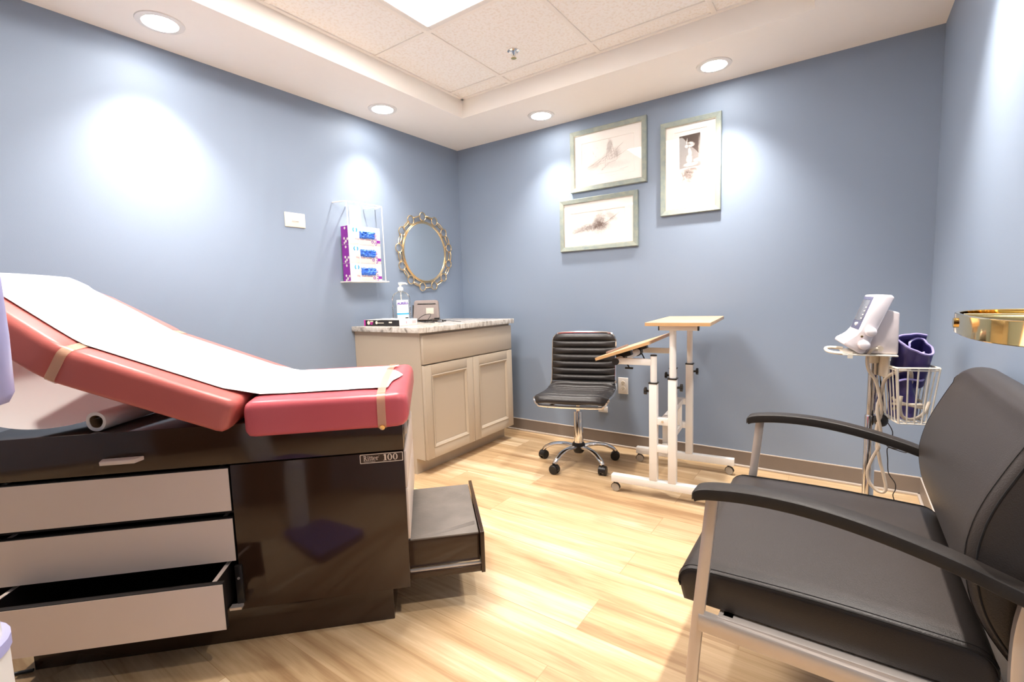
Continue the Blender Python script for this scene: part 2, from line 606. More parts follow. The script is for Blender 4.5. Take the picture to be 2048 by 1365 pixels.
def catmull(pts, n=8, closed=False):
    P = [Vector(p) for p in pts]
    out = []
    m = len(P)
    rng = range(m if closed else m - 1)
    for i in rng:
        if closed:
            p0, p1, p2, p3 = P[i - 1], P[i], P[(i + 1) % m], P[(i + 2) % m]
        else:
            p0, p1, p2, p3 = P[max(i - 1, 0)], P[i], P[i + 1], P[min(i + 2, m - 1)]
        for k in range(n):
            t = k / n
            out.append(0.5 * ((2 * p1) + (-p0 + p2) * t + (2 * p0 - 5 * p1 + 4 * p2 - p3) * t * t + (-p0 + 3 * p1 - 3 * p2 + p3) * t ** 3))
    if not closed:
        out.append(P[-1])
    return out

def rrect(w0, w1, h0, h1, r_, n=5):
    """rounded rectangle outline in 2D, counter clockwise; r_ may be (bottom, top)"""
    rb, rt = (r_, r_) if not isinstance(r_, tuple) else r_
    pts = []
    pts += arc(w1 - rb, h0 + rb, rb, -PI / 2, 0, n)
    pts += arc(w1 - rt, h1 - rt, rt, 0, PI / 2, n)
    pts += arc(w0 + rt, h1 - rt, rt, PI / 2, PI, n)
    pts += arc(w0 + rb, h0 + rb, rb, PI, 1.5 * PI, n)
    return pts

# ------------------------------------------------------------------ the room
struct('floor', MB().box(-0.12, W + 0.12, YB - 0.12, 0.12, -0.06, 0), floor_m)
struct('wall_left', MB().box(-0.12, 0, YB, 0, 0, HT + 0.2), wall_m)
struct('wall_back', MB().box(-0.12, W + 0.12, 0, 0.12, 0, HT + 0.2), wall_m)
struct('wall_right', MB().box(W, W + 0.12, YB, 0, 0, HT + 0.2), wall_m)
struct('wall_front', MB().box(-0.12, W + 0.12, YB - 0.12, YB, 0, HT + 0.2), wall_m)
sb = MB()
for a in ((0, W, TY0, 0), (0, W, YB, TY1), (0, TX0, TY1, TY0), (TX1, W, TY1, TY0)):
    sb.box(a[0], a[1], a[2], a[3], H, HT + 0.1)
struct('ceiling_soffit', sb, ceil_m)
struct('ceiling', MB().box(TX0, TX1, TY1, TY0, HT, HT + 0.05), tile_m)
gx = [0.916, 1.516, 2.116]
gy = [-0.65 - 0.61 * k for k in range(6)]
g = MB()
for x in gx:
    g.box(x - 0.012, x + 0.012, TY1, TY0, HT - 0.006, HT, 0.001)
for y in gy:
    g.box(TX0, TX1, y - 0.012, y + 0.012, HT - 0.0055, HT, 0.001)
g.box(TX0, TX0 + 0.02, TY1, TY0, HT - 0.007, HT)
g.box(TX1 - 0.02, TX1, TY1, TY0, HT - 0.007, HT)
g.box(TX0, TX1, TY0 - 0.02, TY0, HT - 0.007, HT)
g.box(TX0, TX1, TY1, TY1 + 0.02, HT - 0.007, HT)
struct('trim_1', g, ceil_m)
def baseboard(name, a, b, side):
    """vinyl cove base with a pale top edge and a pale toe"""
    m = MB()
    prof = [(0, 0.003), (0.004, 0.002), (0.004, 0.098), (0, 0.098)]
    if side == 'back':
        m.box(a, b, -0.006, 0, 0.014, 0.094)
        c = MB().box(a, b, -0.007, 0, 0.094, 0.099)
        c.box(a, b, -0.016, 0, 0, 0.013, 0.003)
    elif side == 'left':
        m.box(0, 0.006, a, b, 0.014, 0.094)
        c = MB().box(0, 0.007, a, b, 0.094, 0.099)
        c.box(0, 0.016, a, b, 0, 0.013, 0.003)
    elif side == 'right':
        m.box(W - 0.006, W, a, b, 0.014, 0.094)
        c = MB().box(W - 0.007, W, a, b, 0.094, 0.099)
        c.box(W - 0.016, W, a, b, 0, 0.013, 0.003)
    else:
        m.box(a, b, YB, YB + 0.006, 0.014, 0.094)
        c = MB().box(a, b, YB, YB + 0.007, 0.094, 0.099)
        c.box(a, b, YB, YB + 0.016, 0, 0.013, 0.003)
    o = struct(name, m, base_m)
    c.build('edge_strip', basecap_m, o)
baseboard('baseboard_back', 0, W, 'back')
baseboard('baseboard_left', YB, 0, 'left')
baseboard('baseboard_right', YB, 0, 'right')
baseboard('baseboard_front', 0, W, 'front')

# ------------------------------------------------------------------ lights in the ceiling
LL = ['round recessed downlight in soffit above exam table, near top left of photo',
      'round recessed downlight in left soffit above the glove box rack',
      'round recessed downlight in back soffit left of the framed pictures',
      'round recessed downlight in back soffit above the tall framed picture',
      'round recessed downlight in right soffit above the black armchair',
      'round recessed downlight in right soffit beside the camera',
      'round recessed downlight at rear end of left soffit']
proto = thing('recessed_light', LL[0], 'light', (DOWNLIGHTS[0][0], DOWNLIGHTS[0][1], H), 0, 'recessed downlights in the soffit')
MB().lathe([(0.066, 0.0), (0.066, -0.006), (0.088, -0.004), (0.090, 0.0)], n=40).build('trim_ring', white_plastic, proto)
MB().lathe([(0.001, -0.0035), (0.060, -0.0035), (0.066, -0.002), (0.066, 0.0), (0.001, 0.0)], n=40).build('lens', lens_m, proto)
for (x, y), lb in zip(DOWNLIGHTS[1:], LL[1:]):
    c = copy_tree(proto)
    c.location = (x, y, H)
    c['label'] = lb
t = thing('ceiling_panel_light', 'bright rectangular ceiling light panel set among the speckled tiles', 'light', (0, 0, HT))
X0, X1, Y0, Y1 = 0.93, 1.502, -1.274, -2.468
m = MB()
for a in ((X0, X0 + 0.03, Y1, Y0), (X1 - 0.03, X1, Y1, Y0), (X0 + 0.03, X1 - 0.03, Y0 - 0.03, Y0), (X0 + 0.03, X1 - 0.03, Y1, Y1 + 0.03)):
    m.box(a[0], a[1], a[2], a[3], -0.010, -0.0005, 0.002)
m.build('frame', white_metal, t)
MB().box(X0 + 0.03, X1 - 0.03, Y1 + 0.03, Y0 - 0.03, -0.006, -0.001).build('diffuser', troffer_m, t)
t = thing('fire_sprinkler', 'small chrome fire sprinkler head in speckled ceiling tile', 'sprinkler', (1.150, -0.838, HT))
MB().lathe([(0.018, 0), (0.034, 0), (0.034, -0.004), (0.024, -0.008), (0.018, -0.004)], n=28).build('escutcheon', chrome, t)
m = MB().lathe([(0.001, -0.004), (0.017, -0.0035), (0.010, -0.016), (0.007, -0.026), (0.001, -0.027)], n=20)
for s in (-1, 1):
    m.tube([(s * 0.008, 0, -0.006), (s * 0.012, 0, -0.022), (s * 0.006, 0, -0.038)], 0.0018, 6)
m.build('sprinkler_body', chrome, t)
m = MB().lathe([(0.001, -0.040), (0.015, -0.040), (0.015, -0.038), (0.001, -0.038)], n=20)
m.build('deflector', brass, t)

# ------------------------------------------------------------------ wall plates
t = thing('wall_switch', 'cream rectangular switch plate on left wall above exam table', 'switch', (0, -1.487, 1.566))
MB().box(0.0, 0.006, -0.064, 0.064, -0.042, 0.042, 0.004, 3).build('cover_plate', cream_plastic, t)
m = MB().box(0.006, 0.0075, -0.024, 0.024, -0.012, 0.012, 0.0005)
m.build('rocker_frame', white_plastic, t)
MB().box(0.0072, 0.0105, -0.021, 0.021, -0.008, 0.005, 0.0012).build('rocker', cream_plastic, t)
def outlet(x, z, label, w=0.036, h=0.058):
    t = thing('wall_outlet', label, 'outlet', (x, 0, z))
    MB().box(-w, w, -0.006, 0, -h, h, 0.003, 3).build('cover_plate', white_plastic, t)
    for s in (-1, 1):
        rec = MB().lathe([(0.001, 0.0085), (0.0155, 0.0085), (0.0165, 0.006), (0.001, 0.006)], (0, 0, 0), 24, 'y')
        o = rec.build('receptacle', cream_plastic, t)
        o.scale = (1, -1, 1)
        o.location = (0, 0, s * 0.019)
        m = MB()
        m.box(-0.007, -0.005, -0.0092, -0.008, -0.001, 0.007)
        m.box(0.005, 0.007, -0.0092, -0.008, -0.001, 0.007)
        m.cyl((0, -0.0092, -0.007), (0, -0.008, -0.007), 0.0024, n=10)
        m.build('slots', dark_slot, o).scale = (1, -1, 1)
outlet(1.428, 0.438, 'white duplex wall outlet between swivel chair and white frame desk')
t = thing('wall_jack', 'white data jack plate on wall beneath swivel chair seat', 'wall plate', (1.276, 0, 0.262))
MB().box(-0.036, 0.036, -0.010, 0, -0.028, 0.014, 0.003).build('cover_plate', white_plastic, t)
MB().box(-0.010, 0.010, -0.0115, -0.009, -0.014, 0.002, 0.001).build('port', cream_plastic, t)

# ------------------------------------------------------------------ cabinet in the corner
CY0, CY1 = -1.120, -0.200
CD = 0.610
cab = thing('base_cabinet', 'warm grey base cabinet with two panel doors in room corner', 'cabinet', (0, 0, 0))
# side panels are notched for the toe kick
def side_poly():
    return [(0.002, 0), (CD - 0.075, 0), (CD - 0.075, 0.100), (CD, 0.100), (CD, 0.880), (0.002, 0.880)]
m = MB()
m.prism(side_poly(), CY0, CY0 + 0.018, 'y')
m.prism(side_poly(), CY1 - 0.018, CY1, 'y')
m.box(0.002, CD - 0.002, CY0 + 0.018, CY1 - 0.018, 0.100, 0.118)
m.box(0.002, 0.014, CY0 + 0.018, CY1 - 0.018, 0.118, 0.880)
m.box(0.02, CD - 0.002, CY0 + 0.018, CY1 - 0.018, 0.700, 0.880)
m.box(CD - 0.002, CD, CY0 + 0.018, CY1 - 0.018, 0.118, 0.880)
m.build('body', cab_m, cab)
MB().box(CD - 0.087, CD - 0.075, CY0 + 0.018, CY1 - 0.018, 0, 0.100).build('toe_kick', cab_m, cab)
mid = (CY0 + CY1) / 2
MB().box(CD + 0.001, CD + 0.020, CY0 + 0.003, CY1 - 0.003, 0.690, 0.866, 0.002).build('drawer_front', cab_m, cab)
def panel_door(y0, y1, z0, z1):
    m = MB()
    x0, x1 = CD + 0.001, CD + 0.020
    s = 0.062
    m.box(x0, x1, y0, y0 + s, z0, z1, 0.0015)
    m.box(x0, x1, y1 - s, y1, z0, z1, 0.0015)
    m.box(x0, x1, y0 + s, y1 - s, z1 - s, z1, 0.0015)
    m.box(x0, x1, y0 + s, y1 - s, z0, z0 + s, 0.0015)
    m.box(x0, x1 - 0.010, y0 + s - 0.002, y1 - s + 0.002, z0 + s - 0.002, z1 - s + 0.002)
    d = m.build('door', cab_m, cab)
    b_ = MB()
    a = [(y0 + s, z0 + s), (y1 - s, z0 + s), (y1 - s, z1 - s), (y0 + s, z1 - s)]
    rings = []
    for k, (ins, xx) in enumerate(((0, x1 + 0.001), (0.006, x1 + 0.003), (0.012, x1 - 0.001), (0.016, x1 - 0.003), (0.022, x1 - 0.008))):
        rings.append([(xx, y0 + s + ins, z0 + s + ins), (xx, y1 - s - ins, z0 + s + ins), (xx, y1 - s - ins, z1 - s - ins), (xx, y0 + s + ins, z1 - s - ins)])
    b_.loft(rings, cap=False)
    b_.build('moulding', cab_m, d, ang=10)
panel_door(CY0 + 0.003, mid - 0.0015, 0.104, 0.682)
panel_door(mid + 0.0015, CY1 - 0.003, 0.104, 0.682)
ct = MB()
poly = [(0.002, -1.142), (0.630, -1.142)] + arc(0.622, -1.117, 0.025, -PI / 3, 0, 4) + [(0.647, -0.183), (0.002, -0.183)]
ct.prism(poly, 0.8805, 0.914, 'z', 0.003, 2)
tag(ct.build('countertop', granite_m), 'veined grey granite countertop on warm grey cabinet', 'countertop')

CT = 0.9145
# flat box
t = thing('supply_box', 'flat black and white carton lying at left end of granite countertop', 'box', (0.070, -1.090, CT), math.radians(4))
bw, bd, bh = 0.315, 0.165, 0.040
MB().box(0, bw, 0, bd, 0, bh, 0.001).build('carton', carton_m, t)
MB().box(0.012, bw - 0.001, -0.0010, 0.0, 0.0008, bh - 0.0006).build('black_side', blackbox_m, t)
MB().box(0.0, 0.012, -0.0012, 0.0, 0.0004, bh - 0.0004).build('magenta_edge', magenta_m, t)
o = MB().lathe([(0.0095, 0), (0.0125, 0), (0.0125, 0.0004), (0.0095, 0.0004)], n=24).build('logo', badge_m, t)
o.matrix_local = Matrix.Translation((0.042, -0.0012, 0.021)) @ Matrix.Rotation(PI / 2, 4, 'X')
MB().box(0.058, 0.085, -0.0016, -0.001, 0.026, 0.033).build('printed_line', badge_m, t)
for k, (a, b_) in enumerate(((0.125, 0.180), (0.225, 0.252))):
    MB().box(a, b_, -0.0016, -0.001, 0.018 + 0.002 * k, 0.0225 + 0.006 * k).build('printed_line', badge_m, t)
m = MB()
m.cyl((0.115, -0.0016, 0.022), (0.115, -0.001, 0.022), 0.010)
m.build('printed_dot', badge_m, t)
MB().box(0.058, 0.083, -0.0016, -0.001, 0.019, 0.0235).build('magenta_line', magenta_m, t)
MB().box(0.058, 0.078, -0.0016, -0.001, 0.010, 0.015).build('magenta_line', magenta_m, t)
MB().box(bw, bw + 0.0006, 0.060, 0.067, 0.014, 0.028).build('side_icon', mauve_text, t)
m = MB()
for k in range(7):
    m.box(bw, bw + 0.0006, 0.118 + 0.005 * k, 0.120 + 0.005 * k, 0.012, 0.030)
m.build('barcode', mauve_text, t)
m = MB()
m.loft([[(0.08, 0.02, bh), (0.10, 0.0, bh + 0.002), (0.13, -0.003, bh - 0.006), (0.16, 0.0, bh + 0.001), (0.22, 0.01, bh + 0.003)],
        [(0.09, 0.09, bh + 0.003), (0.11, 0.08, bh + 0.006), (0.14, 0.09, bh + 0.005), (0.17, 0.09, bh + 0.007), (0.23, 0.08, bh + 0.005)]], closed_ring=False)
m.build('torn_flap', carton_m, t)

# sanitizer
t = thing('sanitizer_bottle', 'clear pump bottle of hand sanitizer standing behind flat carton', 'bottle', (0.130, -0.815, CT), math.radians(44))
prof = [(0.001, 0.0), (0.050, 0.0), (0.060, 0.004), (0.063, 0.015)]
for k in range(7):
    z = 0.02 + 0.014 * k
    prof += [(0.061, z), (0.0635, z + 0.004), (0.0635, z + 0.009), (0.061, z + 0.0125)]
prof += [(0.060, 0.125), (0.062, 0.145), (0.062, 0.170), (0.058, 0.190), (0.047, 0.207), (0.030, 0.218), (0.016, 0.223), (0.015, 0.230)]
MB().lathe(prof, n=36, sy=0.68).build('bottle_body', clear_m, t)
lb = []
for k in range(-8, 7):
    a = -PI / 2 + k * 0.095 + 0.32
    lb.append((0.0648 * math.cos(a), 0.0648 * 0.68 * math.sin(a)))
m = MB()
m.loft([[(x, y, 0.024) for x, y in lb], [(x, y, 0.164) for x, y in lb]], closed_ring=False)
lab = m.build('front_label', label_m, t)
def label_strip(name, k0, k1, z0, z1, mm, out=1.012):
    q = []
    for i in range(9):
        k = k0 + (k1 - k0) * i / 8
        a = -PI / 2 + k * 0.095 + 0.32
        q.append((0.0648 * out * math.cos(a), 0.0648 * out * 0.68 * math.sin(a)))
    MB().loft([[(x, y, z0) for x, y in q], [(x, y, z1) for x, y in q]], closed_ring=False).build(name, mm, lab)
label_strip('blue_band', -8, 6, 0.062, 0.073, cyan_m)
label_strip('black_code', 1, 5, 0.036, 0.043, blackbox_m)
a = -PI / 2 - 0.5 * 0.095 + 0.32
text_mesh('brand_lettering', 'PURELL', 0.023, violet_text, lab,
          Matrix.Translation((0.0675 * math.cos(a) - 0.005, 0.0675 * 0.68 * math.sin(a) - 0.002, 0.139)) @ Matrix.Rotation(0.22, 4, 'Z') @ Matrix.Rotation(PI / 2, 4, 'X') @ Matrix.Rotation(0.08, 4, 'Z'), offset=0.0006, shear=0.2)
MB().lathe([(0.001, 0.228), (0.019, 0.228), (0.0195, 0.246), (0.016, 0.252), (0.007, 0.256), (0.0065, 0.270), (0.001, 0.270)], n=24).build('pump_collar', white_plastic, t)
m = MB().tube([(-0.012, 0, 0.276), (0.01, 0, 0.278), (0.035, 0, 0.278), (0.048, 0, 0.271)], [0.0085, 0.009, 0.006, 0.004], 10)
m.lathe([(0.001, 0.266), (0.010, 0.266), (0.012, 0.282), (0.001, 0.284)], n=16)
m.build('pump_head', white_plastic, t)
MB().tube([(0, 0, 0.232), (0.003, 0, 0.12), (0.008, 0, 0.01)], 0.0035, 8).build('dip_tube', white_plastic, t)

# grey pouch
t = thing('zip_pouch', 'grey fabric zip pouch leaning against left wall on granite countertop', 'pouch', (0.165, -0.610, CT + 0.009), math.radians(38))
def pouch_ring(y, grow):
    return [(x, y, z) for x, z in rrect(-0.098 + grow * 0.4, 0.098 - grow, 0.0, 0.150 - grow, 0.018, 4)]
tilt = Matrix.Rotation(-0.28, 4, 'X')
m = MB()
rg = []
for y, gz in ((-0.030, 0.016), (-0.024, 0.004), (0.0, 0.0), (0.024, 0.004), (0.030, 0.014)):
    rg.append([tilt @ Vector((x * (1 - 0.10 * z / 0.15), yy, z)) for x, yy, z in pouch_ring(y, gz)])
m.loft(rg)
p = m.build('pouch_body', bag_m, t)
MB().box(-0.062, 0.070, -0.0325, -0.029, 0.112, 0.120, 0.001, mtx=tilt).build('zipper', black_plastic, t)
MB().box(0.000, 0.055, -0.0318, -0.029, 0.040, 0.085, 0.001, mtx=tilt).build('patch', patch_m, t)
MB().box(-0.100, -0.094, -0.022, 0.022, 0.02, 0.115, 0.003, mtx=tilt).build('side_zip', black_plastic, t)

# tangled cable
m = MB()
loop = [(0.00, 0.00, 0.004), (0.03, -0.05, 0.010), (0.06, -0.03, 0.045), (0.05, 0.02, 0.060), (0.0, 0.03, 0.050), (-0.03, -0.01, 0.020), (0.02, -0.06, 0.006),
        (0.08, -0.07, 0.008), (0.13, -0.03, 0.020), (0.10, 0.02, 0.028), (0.05, -0.01, 0.020), (0.09, -0.06, 0.012), (0.15, -0.06, 0.006), (0.14, 0.0, 0.016),
        (0.08, 0.03, 0.010), (0.03, 0.0, 0.008), (0.06, -0.08, 0.006), (0.12, -0.09, 0.004)]
m.tube(catmull(loop, 6), 0.0022, 6)
t = thing('coiled_cable', 'tangled black cable bunched up in front of grey pouch', 'cable', (0.260, -0.745, CT), math.radians(35))
m.build('cord', black_plastic, t)
m = MB()
m.box(0.085, 0.120, -0.020, -0.004, 0.022, 0.034, 0.002)
m.box(0.045, 0.070, -0.015, 0.0, 0.012, 0.022, 0.002)
m.build('plug', black_plastic, t)
MB().cyl((0.10, -0.088, 0.004), (0.125, -0.090, 0.005), 0.004, n=10).build('tip', chrome, t)
t = thing('thin_cable', 'thin dark cable with small plug lying right of grey pouch', 'cable', (0.300, -0.570, CT), 0)
m = MB().box(-0.016, 0.016, -0.007, 0.007, 0, 0.009, 0.002)
m.build('plug', black_plastic, t)
MB().tube(catmull([(0.014, 0, 0.005), (0.04, 0.006, 0.006), (0.09, -0.004, 0.003), (0.15, -0.03, 0.0025), (0.20, -0.045, 0.0025)], 6), 0.0018, 6).build('cord', black_plastic, t)

# ------------------------------------------------------------------ glove boxes in the wire rack
rack = thing('glove_box_rack', 'white wire wall rack holding three glove cartons', 'rack', (0, -1.060, 1.205))
m = MB()
for s in (-1, 1):
    m.tube([(0.004, s * 0.070, 0.49), (0.105, s * 0.138, 0.500), (0.108, s * 0.138, 0.0), (0.0, s * 0.138, 0.0)], 0.0035, 8)
    m.tube([(0.106, s * 0.128, 0.004), (0.106, s * 0.062, 0.004), (0.106, s * 0.062, 0.245)], 0.0030, 8)
m.tube([(0.003, -0.168, 0.500), (0.10, -0.140, 0.500), (0.105, 0.0, 0.500), (0.10, 0.140, 0.500), (0.003, 0.168, 0.500)], 0.0038, 8)
m.tube([(0.0, -0.140, 0.0), (0.108, -0.140, 0.0), (0.108, 0.165, 0.0), (0.0, 0.165, 0.0)], 0.0035, 8)
m.build('wire_frame', white_metal, rack)
MB().box(0.0005, 0.004, -0.045, 0.045, 0.0, 0.50, 0.001).build('back_plate', white_metal, rack)
m = MB().box(0.002, 0.104, -0.137, 0.137, -0.003, 0.0)
m.build('shelf', white_metal, rack)

def glove_box(z, label):
    t = thing('glove_box', label, 'glove box', (0.018, -1.188, z), 0, 'glove cartons in the wire rack')
    d, w, h = 0.080, 0.245, 0.117
    MB().box(0, d, 0, w, 0, h, 0.001).build('carton', carton_m, t)
    MB().box(0.0005, d - 0.001, -0.0008, 0, 0.001, h - 0.001).build('purple_side', purple_m, t)
    # molecular marks on the side and the edge
    for (x, zz, q) in ((0.040, 0.102, 0.009), (0.030, 0.038, 0.009), (0.045, 0.020, 0.010), (0.030, 0.010, 0.008), (0.062, 0.034, 0.009)):
        MB().cyl((x, -0.0014, zz), (x, -0.0008, zz), q, n=6).build('side_mark', carton_m, t)
    m = MB()
    for (y, zz, q) in ((0.205, 0.066, 0.009), (0.208, 0.040, 0.009), (0.180, 0.024, 0.010), (0.206, 0.013, 0.011), (0.228, 0.028, 0.009)):
        m.loft([[(d + e, y + q * k * math.cos(a * PI / 3), zz + q * k * math.sin(a * PI / 3)) for a in range(6)] for e, k in ((0.0006, 1), (0.001, 1), (0.001, .62), (0.0006, .62))], cap=False)
    m.box(d, d + 0.0006, 0.215, 0.243, 0.018, 0.036)
    m.build('hexagon_marks', purple_m, t)
    m = MB()
    for (a0, a1) in ((2.2, 4.1), (-0.9, 0.9)):
        pts = [(d + 0.0008, 0.045 + 0.014 * math.cos(a0 + (a1 - a0) * k / 6), 0.092 + 0.014 * math.sin(a0 + (a1 - a0) * k / 6)) for k in range(7)]
        m.tube(pts, 0.0042, 6, flat=0.0042)
    m.build('blue_logo', cyan_m, t)
    text_mesh('lettering', 'Vinyl Exam Gloves', 0.0165, mauve_text, t, Matrix.Translation((d + 0.0006, 0.105, 0.036)) @ Matrix.Rotation(PI / 2, 4, 'Z') @ Matrix.Rotation(PI / 2, 4, 'X'), offset=0.0002)
    # opening with crumpled gloves
    MB().box(d, d + 0.0008, 0.083, 0.192, 0.052, 0.084, 0.0003).build('opening', dark_slot, t)
    m = MB()
    rnd = random.Random(int(z * 1000))
    ny, nz = 16, 7
    rings = []
    for j in range(nz + 1):
        ring = []
        for i in range(ny + 1):
            yy = 0.078 + 0.120 * i / ny
            zz = 0.043 + 0.046 * j / nz
            e = min(i, ny - i, j, nz - j)
            ring.append((d + (0.0012 if e == 0 else 0.006 + rnd.random() * 0.016), yy + rnd.uniform(-.002, .002), zz + rnd.uniform(-.002, .002) + (0 if j == nz or j else -rnd.random() * 0.004)))
        rings.append(ring)
    m.loft(rings, closed_ring=False)
    m.build('blue_gloves', glove_m, t, ang=25)
glove_box(1.2055, 'white and purple carton of blue gloves, bottom one in wire rack')
glove_box(1.3235, 'white and purple carton of blue gloves, middle one in wire rack')
glove_box(1.4415, 'white and purple carton of blue gloves, top one in wire rack')

# ------------------------------------------------------------------ round mirror with chain surround
t = thing('wall_mirror', 'round mirror with gold chain link rim on left wall', 'mirror', (0, -0.437, 1.437))
MB().lathe([(0.001, 0.010), (0.217, 0.010), (0.217, 0.002), (0.001, 0.002)], n=72, axis='x').build('mirror_glass', mirror_m, t)
m = MB()
for q, h_, r_ in ((0.221, 0.012, 0.0055), (0.231, 0.009, 0.0045)):
    m.tube([(h_, q * math.cos(2 * PI * k / 72), q * math.sin(2 * PI * k / 72)) for k in range(72)], r_, 8, closed=True)
m.build('inner_rim', gold, t)
NR = 13
for i in range(NR):
    a = PI / 2 + 2 * PI * i / NR + 0.06
    cy, cz = 0.268 * math.cos(a), 0.268 * math.sin(a)
    MB().tube([(0.014, cy + 0.031 * math.cos(2 * PI * k / 24), cz + 0.031 * math.sin(2 * PI * k / 24)) for k in range(24)], 0.0042, 8, closed=True).build('round_link', gold, t)
    a2 = a + PI / NR
    c = Vector((0.018, 0.268 * math.cos(a2), 0.270 * math.sin(a2)))
    T = Vector((0, -math.sin(a2), math.cos(a2)))
    Nn = Vector((1, 0, 0))
    MB().tube([c + T * 0.037 * math.cos(2 * PI * k / 24) + Nn * 0.013 * math.sin(2 * PI * k / 24) for k in range(24)], 0.0042, 8, closed=True).build('oval_link', gold, t)

# ------------------------------------------------------------------ framed pictures on the back wall
def picture(x0, x1, z0, z1, win, blobs, strokes, label, plate=None):
    cx, cz = (x0 + x1) / 2, (z0 + z1) / 2
    w, h = (x1 - x0) / 2, (z1 - z0) / 2
    t = thing('framed_picture', label, 'picture', (cx, 0, cz))
    fw = 0.031
    m = MB()
    rings = []
    for ins, yy in ((0, -0.001), (0, -0.020), (0.003, -0.023), (fw - 0.003, -0.019), (fw, -0.016), (fw, -0.001)):
        rings.append([(-w + ins, yy, -h + ins), (w - ins, yy, -h + ins), (w - ins, yy, h - ins), (-w + ins, yy, h - ins)])
    m.loft(rings, cap=False, closed_path=True)
    m.build('frame', frame_m, t, ang=10)
    m = MB()
    rings = []
    for ins, yy in ((fw - 0.0005, -0.0165), (fw + 0.002, -0.017), (fw + 0.002, -0.012), (fw - 0.0005, -0.012)):
        rings.append([(-w + ins, yy, -h + ins), (w - ins, yy, -h + ins), (w - ins, yy, h - ins), (-w + ins, yy, h - ins)])
    m.loft(rings, cap=False, closed_path=True)
    m.build('fillet', framegold_m, t, ang=10)
    a0, a1, b0, b1 = win
    m = MB()
    rings = []
    for (p, q, rr, s, yy) in ((-w + fw, w - fw, -h + fw, h - fw, -0.010), (a0, a1, b0, b1, -0.010), (a0 + 0.003, a1 - 0.003, b0 + 0.003, b1 - 0.003, -0.0068)):
        rings.append([(p, yy, rr), (q, yy, rr), (q, yy, s), (p, yy, s)])
    m.loft(rings, cap=False)
    m.build('mat_board', mat_m, t, ang=10)
    pr = MB().box(-w + fw, w - fw, -0.0066, -0.001, -h + fw, h - fw).build('print', art_material('etching_paper', blobs), t)
    if strokes:
        m = MB()
        for (pts, th) in strokes:
            m.tube([(x, -0.0069, z) for x, z in pts], [q * 0.8 for q in th], 5, flat=0.0003)
        m.build('ink_lines', ink_l, pr)
    if plate:
        for pm, polys in plate:
            m = MB()
            for k, pl in enumerate(polys):
                m.prism(pl, -0.0072 - 0.00003 * k, -0.0066, 'y')
            m.build('ink_shapes', pm, pr)
    MB().box(-w + fw + 0.001, w - fw - 0.001, -0.0145, -0.0125, -h + fw + 0.001, h - fw - 0.001).build('glass', pane_m, t)
    return t
rd = random.Random(3)
def scribble(x0, z0, x1, z1, amp, n=6, th=0.0008):
    pts = []
    for i in range(n + 1):
        k = i / n
        pts.append((x0 + (x1 - x0) * k, z0 + (z1 - z0) * k + rd.uniform(-amp, amp)))
    return (pts, [th * (0.3 + 0.9 * math.sin(PI * (i + 0.3) / (n + 0.6))) for i in range(n + 1)])
# upper landscape sketch
st = [scribble(-0.165, -0.062, 0.00, 0.015, 0.006), scribble(-0.165, -0.064, -0.02, -0.02, 0.008), scribble(-0.10, -0.045, 0.05, 0.03, 0.006),
      scribble(-0.015, -0.050, 0.005, 0.075, 0.004, 7, 0.0012), scribble(0.005, 0.075, 0.022, 0.105, 0.003, 4, 0.0014), scribble(0.022, 0.105, 0.035, 0.072, 0.004, 5, 0.0016),
      scribble(0.035, 0.072, 0.055, 0.010, 0.004, 6), scribble(0.055, 0.010, 0.065, -0.01, 0.003), scribble(0.055, 0.030, 0.115, 0.072, 0.003, 6, 0.0012),
      scribble(-0.02, -0.055, 0.10, -0.015, 0.006), scribble(0.02, -0.02, 0.15, 0.02, 0.006, 6, 0.0006), scribble(-0.04, -0.075, 0.01, -0.050, 0.004, 5, 0.0012),
      scribble(-0.045, -0.083, -0.025, -0.078, 0.002, 3, 0.002), scribble(0.09, -0.095, 0.15, -0.088, 0.003), scribble(-0.17, 0.06, -0.163, 0.045, 0.001, 3, 0.002),
      scribble(-0.105, 0.05, -0.098, 0.030, 0.001, 3, 0.0013), scribble(-0.075, 0.075, -0.070, 0.068, 0.001, 3, 0.001), scribble(-0.085, 0.020, -0.082, 0.010, 0.001, 3, 0.001),
      scribble(0.010, -0.02, 0.014, 0.05, 0.004, 6, 0.0007), scribble(0.028, -0.01, 0.030, 0.05, 0.004, 6, 0.0006), scribble(0.065, 0.03, 0.072, -0.01, 0.004, 5, 0.001),
      scribble(-0.15, -0.10, 0.12, -0.105, 0.004, 10, 0.0004)]
for k in range(46):
    q = rd.random()
    x = -0.15 + 0.24 * q
    z = -0.060 + 0.075 * q + rd.uniform(-0.020, 0.012)
    l_ = rd.uniform(0.01, 0.035)
    st.append(scribble(x, z, x + l_, z + l_ * rd.uniform(0.1, 0.55), 0.0015, 3, rd.uniform(0.0002, 0.0006)))
for k in range(22):
    x = rd.uniform(0.002, 0.075)
    z = rd.uniform(-0.03, 0.05)
    st.append(scribble(x, z, x + rd.uniform(-0.004, 0.004), z + rd.uniform(0.012, 0.035), 0.0012, 3, rd.uniform(0.0002, 0.0006)))
picture(1.056, 1.602, 1.793, 2.206, (-0.190, 0.190, -0.128, 0.118),
        [(0.018, 0.065, 0.018, 0.04, 0.1, 0.40), (-0.10, -0.045, 0.10, 0.022, -0.5, 0.16), (0.035, 0.0, 0.05, 0.05, 0, 0.14), (0.07, 0.02, 0.02, 0.03, 0, 0.18), (0.02, -0.06, 0.12, 0.02, 0, 0.10)],
        st, 'upper left framed pencil sketch of a tower on a slope, wide format')
